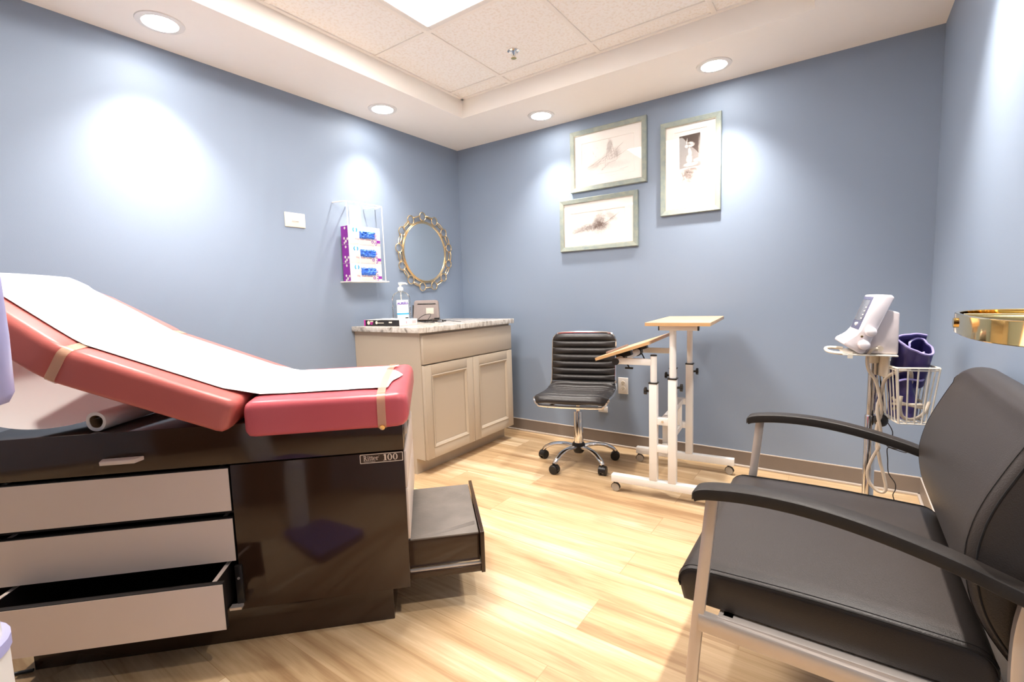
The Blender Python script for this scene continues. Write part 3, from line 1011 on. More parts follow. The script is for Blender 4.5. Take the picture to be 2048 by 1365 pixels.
# lower landscape: wooded mound
st = [scribble(0.03, -0.020, 0.16, 0.055, 0.004, 8, 0.0016), scribble(-0.19, -0.060, -0.12, -0.035, 0.003, 6, 0.0012), scribble(-0.12, -0.045, -0.08, -0.032, 0.003, 5, 0.0012),
      scribble(0.0, -0.055, 0.10, 0.0, 0.005, 8, 0.001), scribble(-0.03, 0.055, -0.02, 0.075, 0.003, 5, 0.0008), scribble(0.0, 0.075, 0.035, 0.0, 0.005, 7, 0.0008)]
picture(0.963, 1.543, 1.388, 1.750, (-0.215, 0.200, -0.100, 0.085),
        [(0.0, -0.020, 0.085, 0.055, 0.0, 0.40), (0.01, 0.030, 0.035, 0.05, 0.25, 0.40), (-0.11, -0.035, 0.11, 0.022, -0.15, 0.42), (0.035, -0.018, 0.04, 0.03, 0, 0.35),
         (0.095, 0.040, 0.045, 0.022, 0.6, 0.38), (-0.13, -0.02, 0.06, 0.03, -0.3, 0.2)],
        st, 'lower left framed ink sketch of a wooded mound, wide format')
# tall picture with a dark upper field
def ell(cx, cz, rx, rz, n=16, rot=0.0):
    return [(cx + rx * math.cos(a) * math.cos(rot) - rz * math.sin(a) * math.sin(rot), cz + rx * math.cos(a) * math.sin(rot) + rz * math.sin(a) * math.cos(rot)) for a in [2 * PI * k / n for k in range(n)]]
dark = [[(-0.064, -0.010), (-0.066, 0.187), (0.058, 0.190), (0.062, 0.000), (0.03, -0.012), (0.0, -0.004), (-0.03, -0.014)]]
plate_m = art_material('etching_plate', [(-0.002, 0.085, 0.012, 0.034, -0.12, 1.0), (-0.006, 0.045, 0.020, 0.030, 0.0, 0.9), (0.004, 0.138, 0.026, 0.009, 0.25, 1.0), (0.006, 0.122, 0.022, 0.008, -0.1, 0.9),
                                         (-0.022, 0.122, 0.013, 0.012, 0.0, 0.9), (-0.020, 0.150, 0.004, 0.022, 0.1, 0.9), (0.0, 0.012, 0.050, 0.012, 0.0, 1.0), (0.040, 0.032, 0.024, 0.012, 0.0, 0.8),
                                         (0.0, -0.012, 0.08, 0.008, 0.0, 1.0), (0.055, 0.10, 0.010, 0.09, 0.0, 0.35)], paper=(0.10, 0.072, 0.062), ink=(0.80, 0.75, 0.70), grow=0.82)
picture(1.692, 2.050, 1.558, 2.125, (-0.098, 0.098, -0.185, 0.215),
        [(-0.005, -0.030, 0.060, 0.050, 0.0, 0.55), (-0.02, -0.075, 0.045, 0.045, 0, 0.35), (0.0, -0.125, 0.05, 0.035, 0.3, 0.22), (0.03, 0.0, 0.05, 0.03, 0, 0.35)],
        [scribble(-0.05, -0.02, 0.03, -0.035, 0.008, 8, 0.001), scribble(-0.02, 0.0, 0.02, -0.04, 0.010, 8, 0.0008), scribble(-0.03, -0.12, 0.03, -0.10, 0.006, 8, 0.0006)],
        'tall framed etching with dark upper field and pale tower, right of two wide pictures',
        [(plate_m, dark)])

# ------------------------------------------------------------------ examination table (45 degrees to the room)
ET = thing('examination_table', 'red cushioned examination table with dark glossy body and almond drawers', 'examination table', (1.446, -2.105, 0), PI / 4)
UL, UR, VF, VB = -1.130, 0.060, -0.030, 0.550
UD = -0.462
m = MB().box(-1.062, 0.0, 0.0, 0.52, 0, 0.124, 0.002)
m.build('plinth', laminate, ET)
m = MB()
m.box(UD, UR, VF, VB, 0.124, 0.5935, 0.0025)
m.box(UL, UL + 0.02, VF, VB, 0.124, 0.5935, 0.002)
m.box(UL + 0.02, UD, VB - 0.02, VB, 0.124, 0.5935)
m.box(UL + 0.02, UD, VF + 0.004, VB - 0.02, 0.124, 0.136)
m.build('body', laminate, ET)
m = MB()
m.box(UL + 0.02, UD, VF + 0.020, VB - 0.02, 0.2805, 0.2865)
m.box(UL + 0.02, UD, VF + 0.020, VB - 0.02, 0.4350, 0.4420)
m.build('dividers', laminate_in, ET)
MB().box(UL, UR, VF, VB, 0.5975, 0.722, 0.0025).build('apron', laminate, ET)
def drawer(z0, z1, vf, depth=0.42):
    d = MB().box(UL + 0.004, -0.4665, vf, vf + 0.016, z0, z1, 0.0008).build('drawer', laminate_in, ET)
    MB().box(UL + 0.0045, -0.467, vf - 0.0012, vf, z0 + 0.0005, z1 - 0.003).build('drawer_front', almond, d)
    m = MB()
    L_, R_ = UL + 0.045, -0.492
    m.box(L_, R_, vf + 0.017, vf + depth, z0 + 0.012, z0 + 0.018)
    m.box(L_, R_, vf + depth - 0.01, vf + depth, z0 + 0.018, z1 - 0.012)
    m.build('drawer_box', laminate_in, d)
    MB().box(L_, L_ + 0.012, vf + 0.017, vf + depth, z0 + 0.012, z1 - 0.006).build('drawer_side', laminate_in, d)
    MB().box(L_, L_ + 0.012, vf + 0.017, vf + depth, z1 - 0.0058, z1 - 0.004).build('side_rail', almond, d)
    MB().box(R_ - 0.012, R_, vf + 0.017, vf + depth, z1 - 0.0058, z1 - 0.004).build('side_rail', almond, d)
    MB().box(R_ - 0.012, R_, vf + 0.017, vf + depth, z0 + 0.012, z1 - 0.006).build('drawer_side', laminate_in, d)
    return d
drawer(0.450, 0.588, VF)
drawer(0.288, 0.428, VF)
drawer(0.134, 0.277, VF - 0.105)
m = MB()
m.box(-0.470, -0.450, VF - 0.010, VF, 0.150, 0.275, 0.001)
m.build('hinge_plate', black_plastic, ET)
m = MB()
m.box(-0.486, -0.452, VF - 0.030, VF - 0.008, 0.143, 0.151)
m.cyl((-0.460, VF - 0.011, 0.235), (-0.460, VF - 0.013, 0.235), 0.004, n=12)
m.build('latch', silver, ET)
# angled pull handle on the apron
m = MB()
m.prism([(-0.800, VF - 0.002), (-0.790, VF - 0.034), (-0.700, VF - 0.034), (-0.690, VF - 0.002)], 0.634, 0.646, 'z', 0.002)
m.build('apron_handle', almond, ET)
# foot end: two almond drawer fronts
for z0, z1 in ((0.470, 0.590), (0.290, 0.463)):
    MB().box(UR, UR + 0.007, VF + 0.006, VB - 0.004, z0, z1, 0.001).build('end_drawer_front', almond, ET)
m = MB()
m.box(UR, UR + 0.010, 0.04, 0.065, 0.630, 0.668, 0.002)
m.build('end_latch', silver, ET)
m = MB()
m.box(UR, UR + 0.018, 0.03, 0.50, 0.680, 0.715, 0.002)
m.build('end_bracket', silver, ET)
# pull out step
stp = MB().box(UR - 0.05, 0.300, 0.022, 0.455, 0.160, 0.258, 0.002).build('step', laminate, ET)
MB().box(UR + 0.003, 0.298, 0.020, 0.457, 0.258, 0.2640, 0.001).build('step_tread', grille_m, stp)
m = MB()
m.loft([[(0.10 + 0.19 * k / 6, 0.022 + 0.035 * k / 6 * 1.6, 0.2645) for k in range(7)],
        [(0.10 + 0.19 * k / 6, 0.030 + 0.035 * k / 6 * 1.6, 0.2650 + 0.010 * k / 6) for k in range(7)],
        [(0.10 + 0.19 * k / 6, 0.042 + 0.035 * k / 6 * 1.7, 0.2645 + 0.002 * k / 6) for k in range(7)]], closed_ring=False)
m.build('curled_tread_edge', grille_m, stp)
m = MB().box(0.302, 0.316, 0.0, 0.478, 0.124, 0.272, 0.002)
m.build('step_front', laminate, stp)
MB().box(UR - 0.03, 0.304, 0.006, 0.022, 0.126, 0.150, 0.002).build('step_rail', laminate, stp)
MB().box(UR - 0.03, 0.304, 0.455, 0.471, 0.126, 0.150, 0.002).build('step_rail', laminate, stp)
MB().box(UR - 0.03, 0.304, 0.010, 0.024, 0.150, 0.156, 0.001).build('step_rail_cap', silver, stp)
# badge
SX0, SX1, SZ0, SZ1 = -0.078, 0.057, 0.562, 0.592
yb = VF - 0.0006
MB().box(SX0, SX1, yb, VF, SZ0, SZ1).build('badge', badge_bg, ET)
bd = ET.children[-1]
m = MB()
rings = []
for ins in (0.0, 0.0022):
    rings.append([(x, yb - 0.0004, z) for x, z in rrect(SX0 + ins, SX1 - ins, SZ0 + ins, SZ1 - ins, 0.003 - ins * 0.4, 4)])
m.loft(rings, cap=False)
m.build('badge_border', badge_m, bd)

# serif lettering drawn as polygons
def serif_text(s, x, z, h, m, y, bold=1.0):
    def q(x0, x1, z0, z1, dz=0.0):
        m.face([(x + x0 * h, y, z + z0 * h), (x + x1 * h, y, z + z0 * h + dz), (x + x1 * h, y, z + z1 * h + dz), (x + x0 * h, y, z + z1 * h)])
    def ring(cx, cz, rx, rz, ix, iz, a0=0.0, a1=2 * PI, n=24):
        A = [(x + (cx + rx * math.cos(a0 + (a1 - a0) * k / n)) * h, y, z + (cz + rz * math.sin(a0 + (a1 - a0) * k / n)) * h) for k in range(n + 1)]
        B = [(x + (cx + ix * math.cos(a0 + (a1 - a0) * k / n)) * h, y, z + (cz + iz * math.sin(a0 + (a1 - a0) * k / n)) * h) for k in range(n + 1)]
        m.loft([A, B], closed_ring=False)
    w = 0.13 * bold
    for ch in s:
        if ch == 'R':
            q(0.10, 0.10 + w, 0.05, 0.95); q(0, 0.36, 0, 0.07); q(0, 0.30, 0.93, 1.0)
            ring(0.24, 0.73, 0.32, 0.27, 0.17, 0.20, -PI / 2, PI / 2)
            m.face([(x + 0.26 * h, y, z + 0.50 * h), (x + 0.42 * h, y, z + 0.50 * h), (x + 0.72 * h, y, z), (x + 0.55 * h, y, z)])
            q(0.52, 0.78, 0, 0.06)
            adv = 0.76
        elif ch == 'i':
            q(0.10, 0.10 + w, 0.0, 0.64); q(0, 0.34, 0, 0.06); q(0.0, 0.14, 0.58, 0.64)
            ring(0.165, 0.84, 0.09, 0.09, 0.0, 0.0)
            adv = 0.36
        elif ch == 't':
            q(0.10, 0.10 + w, 0.08, 0.86); q(0, 0.36, 0.58, 0.65)
            ring(0.26, 0.12, 0.16, 0.13, 0.06, 0.06, -PI, -0.2)
            adv = 0.38
        elif ch == 'e':
            ring(0.27, 0.32, 0.27, 0.34, 0.15, 0.29, 0.0, 2 * PI - 0.75)
            q(0.12, 0.52, 0.33, 0.39)
            adv = 0.58
        elif ch == 'r':
            q(0.10, 0.10 + w, 0.0, 0.64); q(0, 0.36, 0, 0.06); q(0.0, 0.14, 0.58, 0.64)
            ring(0.34, 0.46, 0.18, 0.20, 0.09, 0.13, 0.5, PI)
            ring(0.46, 0.55, 0.075, 0.075, 0.0, 0.0)
            adv = 0.55
        elif ch == '1':
            q(0.20, 0.20 + w * 1.25, 0.03, 1.0); q(0.02, 0.56, 0, 0.07)
            m.face([(x + 0.0 * h, y, z + 0.84 * h), (x + 0.22 * h, y, z + 0.86 * h), (x + 0.30 * h, y, z + 1.0 * h), (x + 0.20 * h, y, z + 1.0 * h)])
            adv = 0.66
        elif ch == '0':
            ring(0.37, 0.5, 0.37, 0.52, 0.17, 0.44)
            adv = 0.84
        else:
            adv = 0.3
        x += adv * h
    return x
m = MB()
yt = yb - 0.0004
xe = serif_text('Ritter', SX0 + 0.011, SZ0 + 0.0095, 0.0158, m, yt, 1.0)
serif_text('100', SX0 + 0.072, SZ0 + 0.0055, 0.0205, m, yt, 1.6)
m.cyl((xe + 0.001, yt, SZ0 + 0.0225), (xe + 0.001, yt - 0.0001, SZ0 + 0.0225), 0.0009, n=8)
m.build('badge_lettering', badge_m, bd, smooth=False)
text_mesh('badge_small_print', 'Medical Products', 0.0052, badge_m, bd, Matrix.Translation((SX0 + 0.0295, yb - 0.0003, SZ0 + 0.0058)) @ Matrix.Rotation(PI / 2, 4, 'X'), extrude=0.0001)

# cushions
VN, VFAR = -0.095, 0.580
def cushion(stations, name, m_):
    """stations: (origin u, origin z, angle, vnear, vfar, thickness, inset) ; ring is a rounded rectangle across v and the local normal"""
    mb = MB()
    rings = []
    for (uu, zz, an, v0, v1, th, ins) in stations:
        n_ = Vector((math.sin(an), 0, math.cos(an)))
        ring = []
        rt = min(0.024, th / 2 - 0.001)
        outline = rrect(v0 + ins, v1 - ins, -th + ins, -ins, (0.016, rt), 6)
        a_, b_ = outline[13], outline[14]
        outline[14:14] = [(a_[0] + (b_[0] - a_[0]) * q_ / 12, a_[1]) for q_ in range(1, 12)]
        for (v, hh) in outline:
            crown = 0.010 * max(0, 1 - ((v - (v0 + v1) / 2) / ((v1 - v0) / 2)) ** 2) if hh > -th / 2 else 0
            p = Vector((uu, v, zz)) + n_ * (hh + crown * (1 if hh > -0.02 else 0))
            ring.append(p)
        rings.append(ring)
    mb.loft(rings)
    return mb.build(name, m_, ET, ang=60)
TH = 0.105
FU0, FU1, ZT = -0.392, 0.084, 0.796
sts = []
for du, ins in ((0, 0.022), (0.004, 0.010), (0.014, 0.002), (0.03, 0.0)):
    sts.append((FU0 + du, ZT, 0, VN, VFAR, TH, ins))
for k in range(1, 8):
    uu = FU0 + 0.03 + (FU1 - FU0 - 0.06) * k / 8
    pinch = 0.004 if abs(uu - 0.0) < 0.03 else 0
    sts.append((uu, ZT - pinch * 0.6, 0, VN + pinch, VFAR - pinch, TH, 0))
for du, ins in ((0.035, 0.0), (0.018, 0.003), (0.006, 0.012), (0.0, 0.028)):
    sts.append((FU1 - du, ZT, 0, VN, VFAR, TH, ins))
cushion(sts, 'seat_cushion', red_vinyl)
A1, A2 = math.radians(23.0), math.radians(34.0)
HU, HZ = -0.402, 0.798
SB, SE = 0.455, 0.840
def backpos(s):
    """point on the top line of the back cushion at distance s, and the local angle"""
    if s <= SB:
        return HU - s * math.cos(A1), HZ + s * math.sin(A1)
    u1, z1 = HU - SB * math.cos(A1), HZ + SB * math.sin(A1)
    return u1 - (s - SB) * math.cos(A2), z1 + (s - SB) * math.sin(A2)
def backang(s):
    k = min(1, max(0, (s - SB + 0.03) / 0.06))
    return A1 + (A2 - A1) * k
def halfw(s):
    if s < 0.50: return 0.3375
    if s < 0.72: return 0.3375 - (s - 0.50) / 0.22 * 0.040
    return 0.2975 - (s - 0.72) / 0.12 * 0.085
VC = (VN + VFAR) / 2
sts = []
S = [0.0, 0.004, 0.014, 0.03, 0.10, 0.18, 0.26, 0.34, 0.40, 0.432, 0.447, 0.457, 0.467, 0.482, 0.51, 0.56, 0.62, 0.68, 0.72, 0.76, 0.79, 0.81, 0.826, 0.836, 0.840]
for s in S:
    uu, zz = backpos(s)
    ins = 0.022 if s == 0 else 0.010 if s == 0.004 else 0.002 if s == 0.014 else 0.003 if s == 0.826 else 0.012 if s == 0.836 else 0.028 if s == 0.84 else 0
    pin = 0.008 * math.exp(-((s - 0.457) / 0.014) ** 2)
    hw = halfw(s) - pin
    an = backang(s)
    sts.append((uu - math.sin(an) * pin * 0.4, zz - math.cos(an) * pin * 0.4, an, VC - hw, VC + hw, 0.100, ins))
cushion(sts, 'back_cushion', red_vinyl_b)
MB().box(-0.90, -0.42, 0.02, 0.50, 0.7205, 0.7210).build('top_sheet', laminate, ET)
# lift strut and mount under the back cushion
for v in (0.10, 0.40):
    MB().tube([(-0.46, v, 0.722), (-0.62, v, 0.80)], 0.010, 8).build('lift_strut', black_plastic, ET)
# straps
def strap(path, width_dir, name='strap'):
    mb = MB()
    rings = []
    n = len(path)
    for i, p in enumerate(path):
        p = Vector(p)
        tt = (Vector(path[min(i + 1, n - 1)]) - Vector(path[max(i - 1, 0)])).normalized()
        wd = Vector(width_dir).normalized()
        nn = tt.cross(wd).normalized()
        rings.append([p - wd * 0.0125 - nn * 0.0008, p + wd * 0.0125 - nn * 0.0008, p + wd * 0.0125 + nn * 0.0008, p - wd * 0.0125 + nn * 0.0008])
    mb.loft(rings)
    return mb.build(name, strap_m, ET, ang=40)
us = 0.004
def section_path(origin, an, v0, v1, th, off=0.0015, over=0.001):
    n_ = Vector((math.sin(an), 0, math.cos(an)))
    o_ = Vector((origin[0], 0, origin[1]))
    P = []
    P.append((v0 + 0.020, -th - off))
    P += [(a, b_) for a, b_ in reversed(arc(v0 + 0.016, -th + 0.016, 0.016 + off, PI, 1.5 * PI, 4))]
    P += [(a, b_) for a, b_ in reversed(arc(v0 + 0.024, -0.024, 0.024 + off, PI / 2, PI, 6))]
    for k in range(1, 12):
        vv = v0 + 0.024 + (v1 - v0 - 0.048) * k / 12
        P.append((vv, off + 0.010 * (1 - ((vv - (v0 + v1) / 2) / ((v1 - v0) / 2)) ** 2) + over))
    P += [(a, b_) for a, b_ in reversed(arc(v1 - 0.024, -0.024, 0.024 + off, 0, PI / 2, 6))]
    P.append((v1 + off, -th + 0.02))
    return [o_ + n_ * b_ + Vector((0, a, 0)) for a, b_ in P]
strap(section_path((us, ZT), 0, VN, VFAR, TH, 0.003, 0.005), (1, 0, 0))
su, sz = backpos(0.457)
am = (A1 + A2) / 2
strap(section_path((su, sz), am, VC - 0.3375, VC + 0.3375, 0.100, 0.001), (-math.cos(am), 0, math.sin(am)))
m = MB()
m.cyl((us, VN - 0.003, ZT - TH + 0.004), (us, VN - 0.006, ZT - TH + 0.003), 0.008, n=16)
m.build('strap_snap', brass, ET)

# paper sheet on the cushions (lies on the table: a thing of its own)
m = MB()
rings = []
rp = random.Random(11)
def crown(v, hw=0.3375):
    return 0.010 * max(0, 1 - ((v - VC) / hw) ** 2)
NV = 22
def paper_row(uu, zz, an, v0, v1, lift=0.0045, jag=0.0, wav=0.0):
    n_ = Vector((math.sin(an), 0, math.cos(an)))
    t_ = Vector((-math.cos(an), 0, math.sin(an)))
    row = []
    for k in range(NV + 1):
        v = v0 + (v1 - v0) * k / NV
        row.append(Vector((uu, v, zz)) + n_ * (lift + crown(v) + wav * rp.uniform(-1, 1)) + t_ * jag * rp.uniform(-1, 1))
    return row
PV0, PV1 = VN + 0.072, VFAR - 0.100
for s in (0.842, 0.82, 0.79, 0.76, 0.72, 0.66, 0.60, 0.54, 0.49, 0.47, 0.457, 0.445, 0.42, 0.36, 0.30, 0.24, 0.18, 0.12, 0.07):
    uu, zz = backpos(s)
    hw = halfw(s)
    a0 = max(PV0, VC - hw + 0.072)
    head = VC + hw - 0.075 + 0.070 * min(1, max(0, (s - 0.74) / 0.06))
    a1 = min(PV1, head) if s < 0.70 else head
    rings.append(paper_row(uu, zz, backang(s), a0, a1, 0.0045))
uu, zz = backpos(0.03)
rings.append(paper_row(uu, zz, A1 * 0.8, PV0 + 0.005, PV1, 0.010))
rings.append(paper_row(HU, HZ, A1 * 0.4, PV0 + 0.01, PV1, 0.013))
for du in (0.03, 0.06, 0.10, 0.16, 0.22, 0.28, 0.33, 0.37):
    rings.append(paper_row(FU0 + du, ZT, 0, PV0 + 0.008 - 0.01 * du, PV1 - 0.012 + (0.006 if du < 0.05 else 0), 0.0065 if du < 0.09 else 0.0048, 0, 0.0006))
last = []
for k in range(NV + 1):
    v = PV0 + (PV1 - PV0 - 0.012) * k / NV
    q = k / NV
    ext = 0.030 + 0.035 * math.exp(-((q - 0.42) / 0.18) ** 2) - 0.045 * math.exp(-((q - 0.78) / 0.07) ** 2) + 0.010 * math.exp(-((q - 0.97) / 0.06) ** 2) + rp.uniform(-0.004, 0.004)
    last.append(Vector((FU0 + 0.385 + ext, v, ZT + 0.0055 + crown(v) + 0.004 * math.exp(-((q - 0.95) / 0.06) ** 2))))
rings.append(last)
# roll over the head end
uu, zz = backpos(0.846)
rings.insert(0, [Vector((uu - 0.006, r_.y, zz - 0.030)) for r_ in rings[0]])
m.loft(rings, closed_ring=False)
ep = thing('exam_paper', 'white paper sheet covering the red cushions of the examination table', 'paper', (1.446, -2.105, 0), PI / 4)
sh = m.build('paper_sheet', paper_m, ep, ang=40)

# paper roll lying on the table top with its loose sheet
pr = thing('paper_roll', 'roll of white exam paper lying under the raised back cushion', 'paper roll', (1.446, -2.105, 0.7225), PI / 4)
# local frame of the roll: starts near (u=-0.83, v=0.0) and runs to the far side
ra = Vector((-0.820, -0.008, 0.030))
rb_ = Vector((-0.735, 0.500, 0.030))
t_ = (rb_ - ra).normalized()
xx = t_.cross(Vector((0, 0, 1))).normalized()
zz_ = Vector((0, 0, 1))
def roll_ring(c, q, wob=0.0, n=28):
    return [c + xx * q * (1 + wob * math.sin(3 * a + 0.6)) * math.cos(a) + zz_ * q * (1 + wob * math.cos(2 * a)) * math.sin(a) for a in [2 * PI * k / n for k in range(n)]]
m = MB()
m.loft([roll_ring(ra, 0.020, 0.05), roll_ring(ra, 0.0295, 0.02), roll_ring(rb_, 0.0295, 0.02), roll_ring(rb_, 0.020, 0.05)], closed_path=True)
m.build('roll', paper_m, pr)
m = MB()
m.loft([roll_ring(ra + t_ * 0.002, 0.0198, 0.05), roll_ring(rb_ - t_ * 0.002, 0.0198, 0.05)], cap=False)
m.build('core', mat('brown_cardboard', (0.20, 0.12, 0.06), 0.8, var=0.1), pr)
sheet = [(0.020, 0.040), (-0.02, 0.034), (-0.08, 0.022), (-0.15, 0.018), (-0.22, 0.028), (-0.30, 0.060), (-0.38, 0.120), (-0.45, 0.220), (-0.49, 0.34), (-0.50, 0.44)]
cs = catmull([(a, 0, b_) for a, b_ in sheet], 5)
m = MB()
rows = []
for i, p in enumerate(cs):
    k = i / (len(cs) - 1)
    row = []
    for j in range(9):
        w_ = j / 8
        base = ra + (rb_ - ra) * w_ + t_ * 0.004
        lift = 0.05 * w_ * math.sin(PI * min(1, k * 1.3)) * (1 - k * .3)
        row.append(Vector((base.x + p.x, base.y + 0.010 * math.sin(6 * k + 1), base.z - 0.030 + p.z + lift)))
    rows.append(row)
m.loft(rows, closed_ring=False)
m.build('loose_sheet', paper_m, pr, ang=60)

# power cord on the floor at the head end
m = MB().tube(catmull([(0.70, -2.86, 0.006), (0.66, -2.93, 0.006), (0.74, -2.99, 0.006), (0.86, -3.02, 0.006), (1.0, -3.06, 0.006)], 8), 0.005, 8)
tag(m.build('power_cord', black_plastic), 'black power cord on floor at head end of examination table', 'cord')

# ------------------------------------------------------------------ upright scale at the left edge of the photo
sc_ = thing('column_scale', 'white column scale with lavender head at left edge beside examination table', 'scale', (1.612, -3.078, 0))
m = MB().prism(rrect(-0.165, 0.200, 0.03, 0.535, 0.035, 5), 0.012, 0.060, 'z', 0.004)
m.build('platform', navy_m, sc_)
MB().prism(rrect(-0.15, 0.185, -0.02, 0.52, 0.035, 5), 0.0, 0.012, 'z').build('platform_base', black_plastic, sc_)
m = MB().lathe([(0.001, 0.012), (0.080, 0.012), (0.080, 0.575), (0.001, 0.575)], n=28)
m.build('lower_column', white_plastic, sc_)
MB().lathe([(0.001, 0.575), (0.083, 0.575), (0.083, 0.592), (0.001, 0.592)], n=28).build('blue_ring', lav_m, sc_)
MB().lathe([(0.001, 0.592), (0.074, 0.592), (0.060, 0.950), (0.001, 0.950)], n=28).build('upper_column', white_plastic, sc_)
m = MB()
rings = []
for z, hw, hd in ((0.945, 0.096, 0.05), (0.950, 0.111, 0.060), (0.965, 0.118, 0.065), (1.05, 0.120, 0.062), (1.15, 0.119, 0.058), (1.24, 0.114, 0.052), (1.27, 0.106, 0.04), (1.28, 0.07, 0.03)):
    rings.append([(x, y, z) for x, y in rrect(-hd, hd, -hw, hw, min(hd, hw) * 0.6, 5)])
m.loft(rings)
m.build('head_housing', lav_m, sc_, ang=50)

# ------------------------------------------------------------------ casters
def caster(parent, x, y, ztop, r_=0.025, yaw=0.0, name='caster', hood=black_plastic, tyre=black_plastic, w=0.034, single=False):
    c = bpy.data.objects.new(name, None)
    m = MB()
    R = Matrix.Translation((x, y, 0)) @ Matrix.Rotation(yaw, 4, 'Z')
    # hood
    pts = [(r_ * 1.06 * math.cos(a), r_ + r_ * 1.06 * math.sin(a)) for a in [PI * 0.02 + PI * 1.02 * k / 10 for k in range(11)]]
    pts += [(-r_ * 0.9, r_ * 0.7), (0, r_ * 0.75), (r_ * 0.9, r_ * 0.7)]
    hw = w / 2 if not single else w / 2
    m.prism(pts, -hw * 0.55, hw * 0.55, 'y', mtx=R)
    m.cyl(R @ Vector((-r_ * 0.3, 0, r_ * 1.6)), R @ Vector((-r_ * 0.3, 0, ztop)), 0.006, n=10)
    h = m.build(name, hood, parent)
    mm = MB()
    for s in ((-1, 1) if not single else (0,)):
        cy = s * hw * 0.72
        t_ = hw * 0.28 if not single else hw * 0.62
        mm.lathe([(r_ * 0.55, -t_), (r_ * 0.90, -t_), (r_, -t_ * 0.6), (r_, t_ * 0.6), (r_ * 0.90, t_), (r_ * 0.55, t_)], (0, cy, r_), 24, 'y', mtx=R)
        mm.lathe([(0.001, -t_ * 0.8), (r_ * 0.56, -t_ * 0.8), (r_ * 0.56, t_ * 0.8), (0.001, t_ * 0.8)], (0, cy, r_), 20, 'y', mtx=R)
    mm.build('wheel', tyre, h)
    return h

# ------------------------------------------------------------------ swivel chair
OC = thing('swivel_chair', 'armless black ribbed swivel chair on chrome star base', 'chair', (1.300, -0.440, 0), math.radians(16))
# local: chair faces -y
prof = [(-0.245, 0.425), (-0.235, 0.446), (-0.20, 0.458), (-0.10, 0.452), (0.0, 0.446), (0.10, 0.448), (0.165, 0.462), (0.195, 0.495), (0.208, 0.545), (0.222, 0.65), (0.238, 0.74), (0.252, 0.815)]
pc = catmull([(0, a, b_) for a, b_ in prof], 10)
# arc length
sl = [0]
for i in range(1, len(pc)):
    sl.append(sl[-1] + (pc[i] - pc[i - 1]).length)
LT = sl[-1]
def at(s):
    for i in range(1, len(sl)):
        if sl[i] >= s:
            k = (s - sl[i - 1]) / max(1e-9, sl[i] - sl[i - 1])
            p = pc[i - 1].lerp(pc[i], k)
            tt = (pc[i] - pc[i - 1]).normalized()
            return p, Vector((0, -tt.z, tt.y))
    tt = (pc[-1] - pc[-2]).normalized()
    return pc[-1], Vector((0, -tt.z, tt.y))
def shell_half(s):
    if s < 0.05: return 0.222 - 0.035 * (1 - s / 0.05) ** 2
    if s < 0.40: return 0.222
    if s < 0.50: return 0.222 - 0.012 * (s - 0.40) / 0.10
    if s > LT - 0.05: return 0.210 - 0.030 * ((s - LT + 0.05) / 0.05) ** 2
    return 0.210
def ribbed(s0, s1, nrib, name, amp, th=0.022):
    mb = MB()
    rings = []
    n = nrib * 10
    for i in range(n + 1):
        s = s0 + (s1 - s0) * i / n
        p, nn = at(s)
        ph = (i % 10) / 10 if i < n else 0
        b_ = amp * abs(math.sin(PI * i / 10)) ** 0.45
        hw = shell_half(s) - 0.001
        ring = []
        K = 12
        e_ = 0.5 if i in (0, n) else 1
        for k in range(K + 1):
            x = -hw + 2 * hw * k / K
            edge = (1 - abs(x / hw) ** 6)
            dish = 0.012 * (x / hw) ** 2
            ring.append(p + Vector((x, 0, 0)) + nn * (0.006 + (b_ + 0.010) * edge * e_ + dish))
        for k in range(K, -1, -1):
            x = -hw + 2 * hw * k / K
            ring.append(p + Vector((x, 0, 0)) - nn * (th * 0.5 - 0.012 * (x / hw) ** 2))
        rings.append(ring)
    mb.loft(rings)
    return mb.build(name, chair_vinyl, OC, ang=70)
ribbed(0.012, 0.470, 9, 'seat', 0.016)
ribbed(0.478, LT - 0.006, 7, 'backrest', 0.018)
m = MB()
L_, R_ = [], []
for i in range(0, 61):
    s = LT * i / 60
    p, nn = at(s)
    d_ = 0.012
    L_.append(p + Vector((-shell_half(s), 0, 0)) + nn * d_ * 0.6)
    R_.append(p + Vector((shell_half(s), 0, 0)) + nn * d_ * 0.6)
def rim_end(Lp, Rp, out):
    c = []
    for k in range(1, 14):
        q = k / 14
        p = Lp.lerp(Rp, q)
        c.append(p + out * 0.012 * math.sin(PI * q) ** 0.4 - Vector((0, 0, 0)))
    return c
p0, n0 = at(0.0)
p1, n1 = at(LT)
out0 = (pc[0] - pc[1]).normalized()
out1 = (pc[-1] - pc[-2]).normalized()
path = L_ + rim_end(L_[-1], R_[-1], out1 * 0.6) + list(reversed(R_)) + rim_end(R_[0], L_[0], out0 * 0.4)
m.tube(path, 0.0085, 8, closed=True)
m.build('chrome_rim', chrome, OC)
m = MB().box(-0.09, 0.09, -0.09, 0.11, 0.405, 0.432, 0.004)
m.build('seat_plate', black_plastic, OC)
MB().tube([(-0.02, -0.03, 0.408), (-0.12, -0.07, 0.405), (-0.165, -0.09, 0.385), (-0.180, -0.095, 0.380)], [0.005, 0.005, 0.008, 0.007], 8).build('height_lever', black_plastic, OC)
MB().lathe([(0.001, 0.330), (0.014, 0.330), (0.014, 0.410), (0.001, 0.410)], n=20).build('gas_piston', chrome, OC)
MB().lathe([(0.001, 0.120), (0.030, 0.120), (0.028, 0.335), (0.026, 0.340), (0.001, 0.340)], n=28).build('column', chrome, OC)
MB().lathe([(0.001, 0.072), (0.028, 0.072), (0.042, 0.095), (0.042, 0.125), (0.034, 0.138), (0.001, 0.138)], n=20).build('hub', black_plastic, OC)
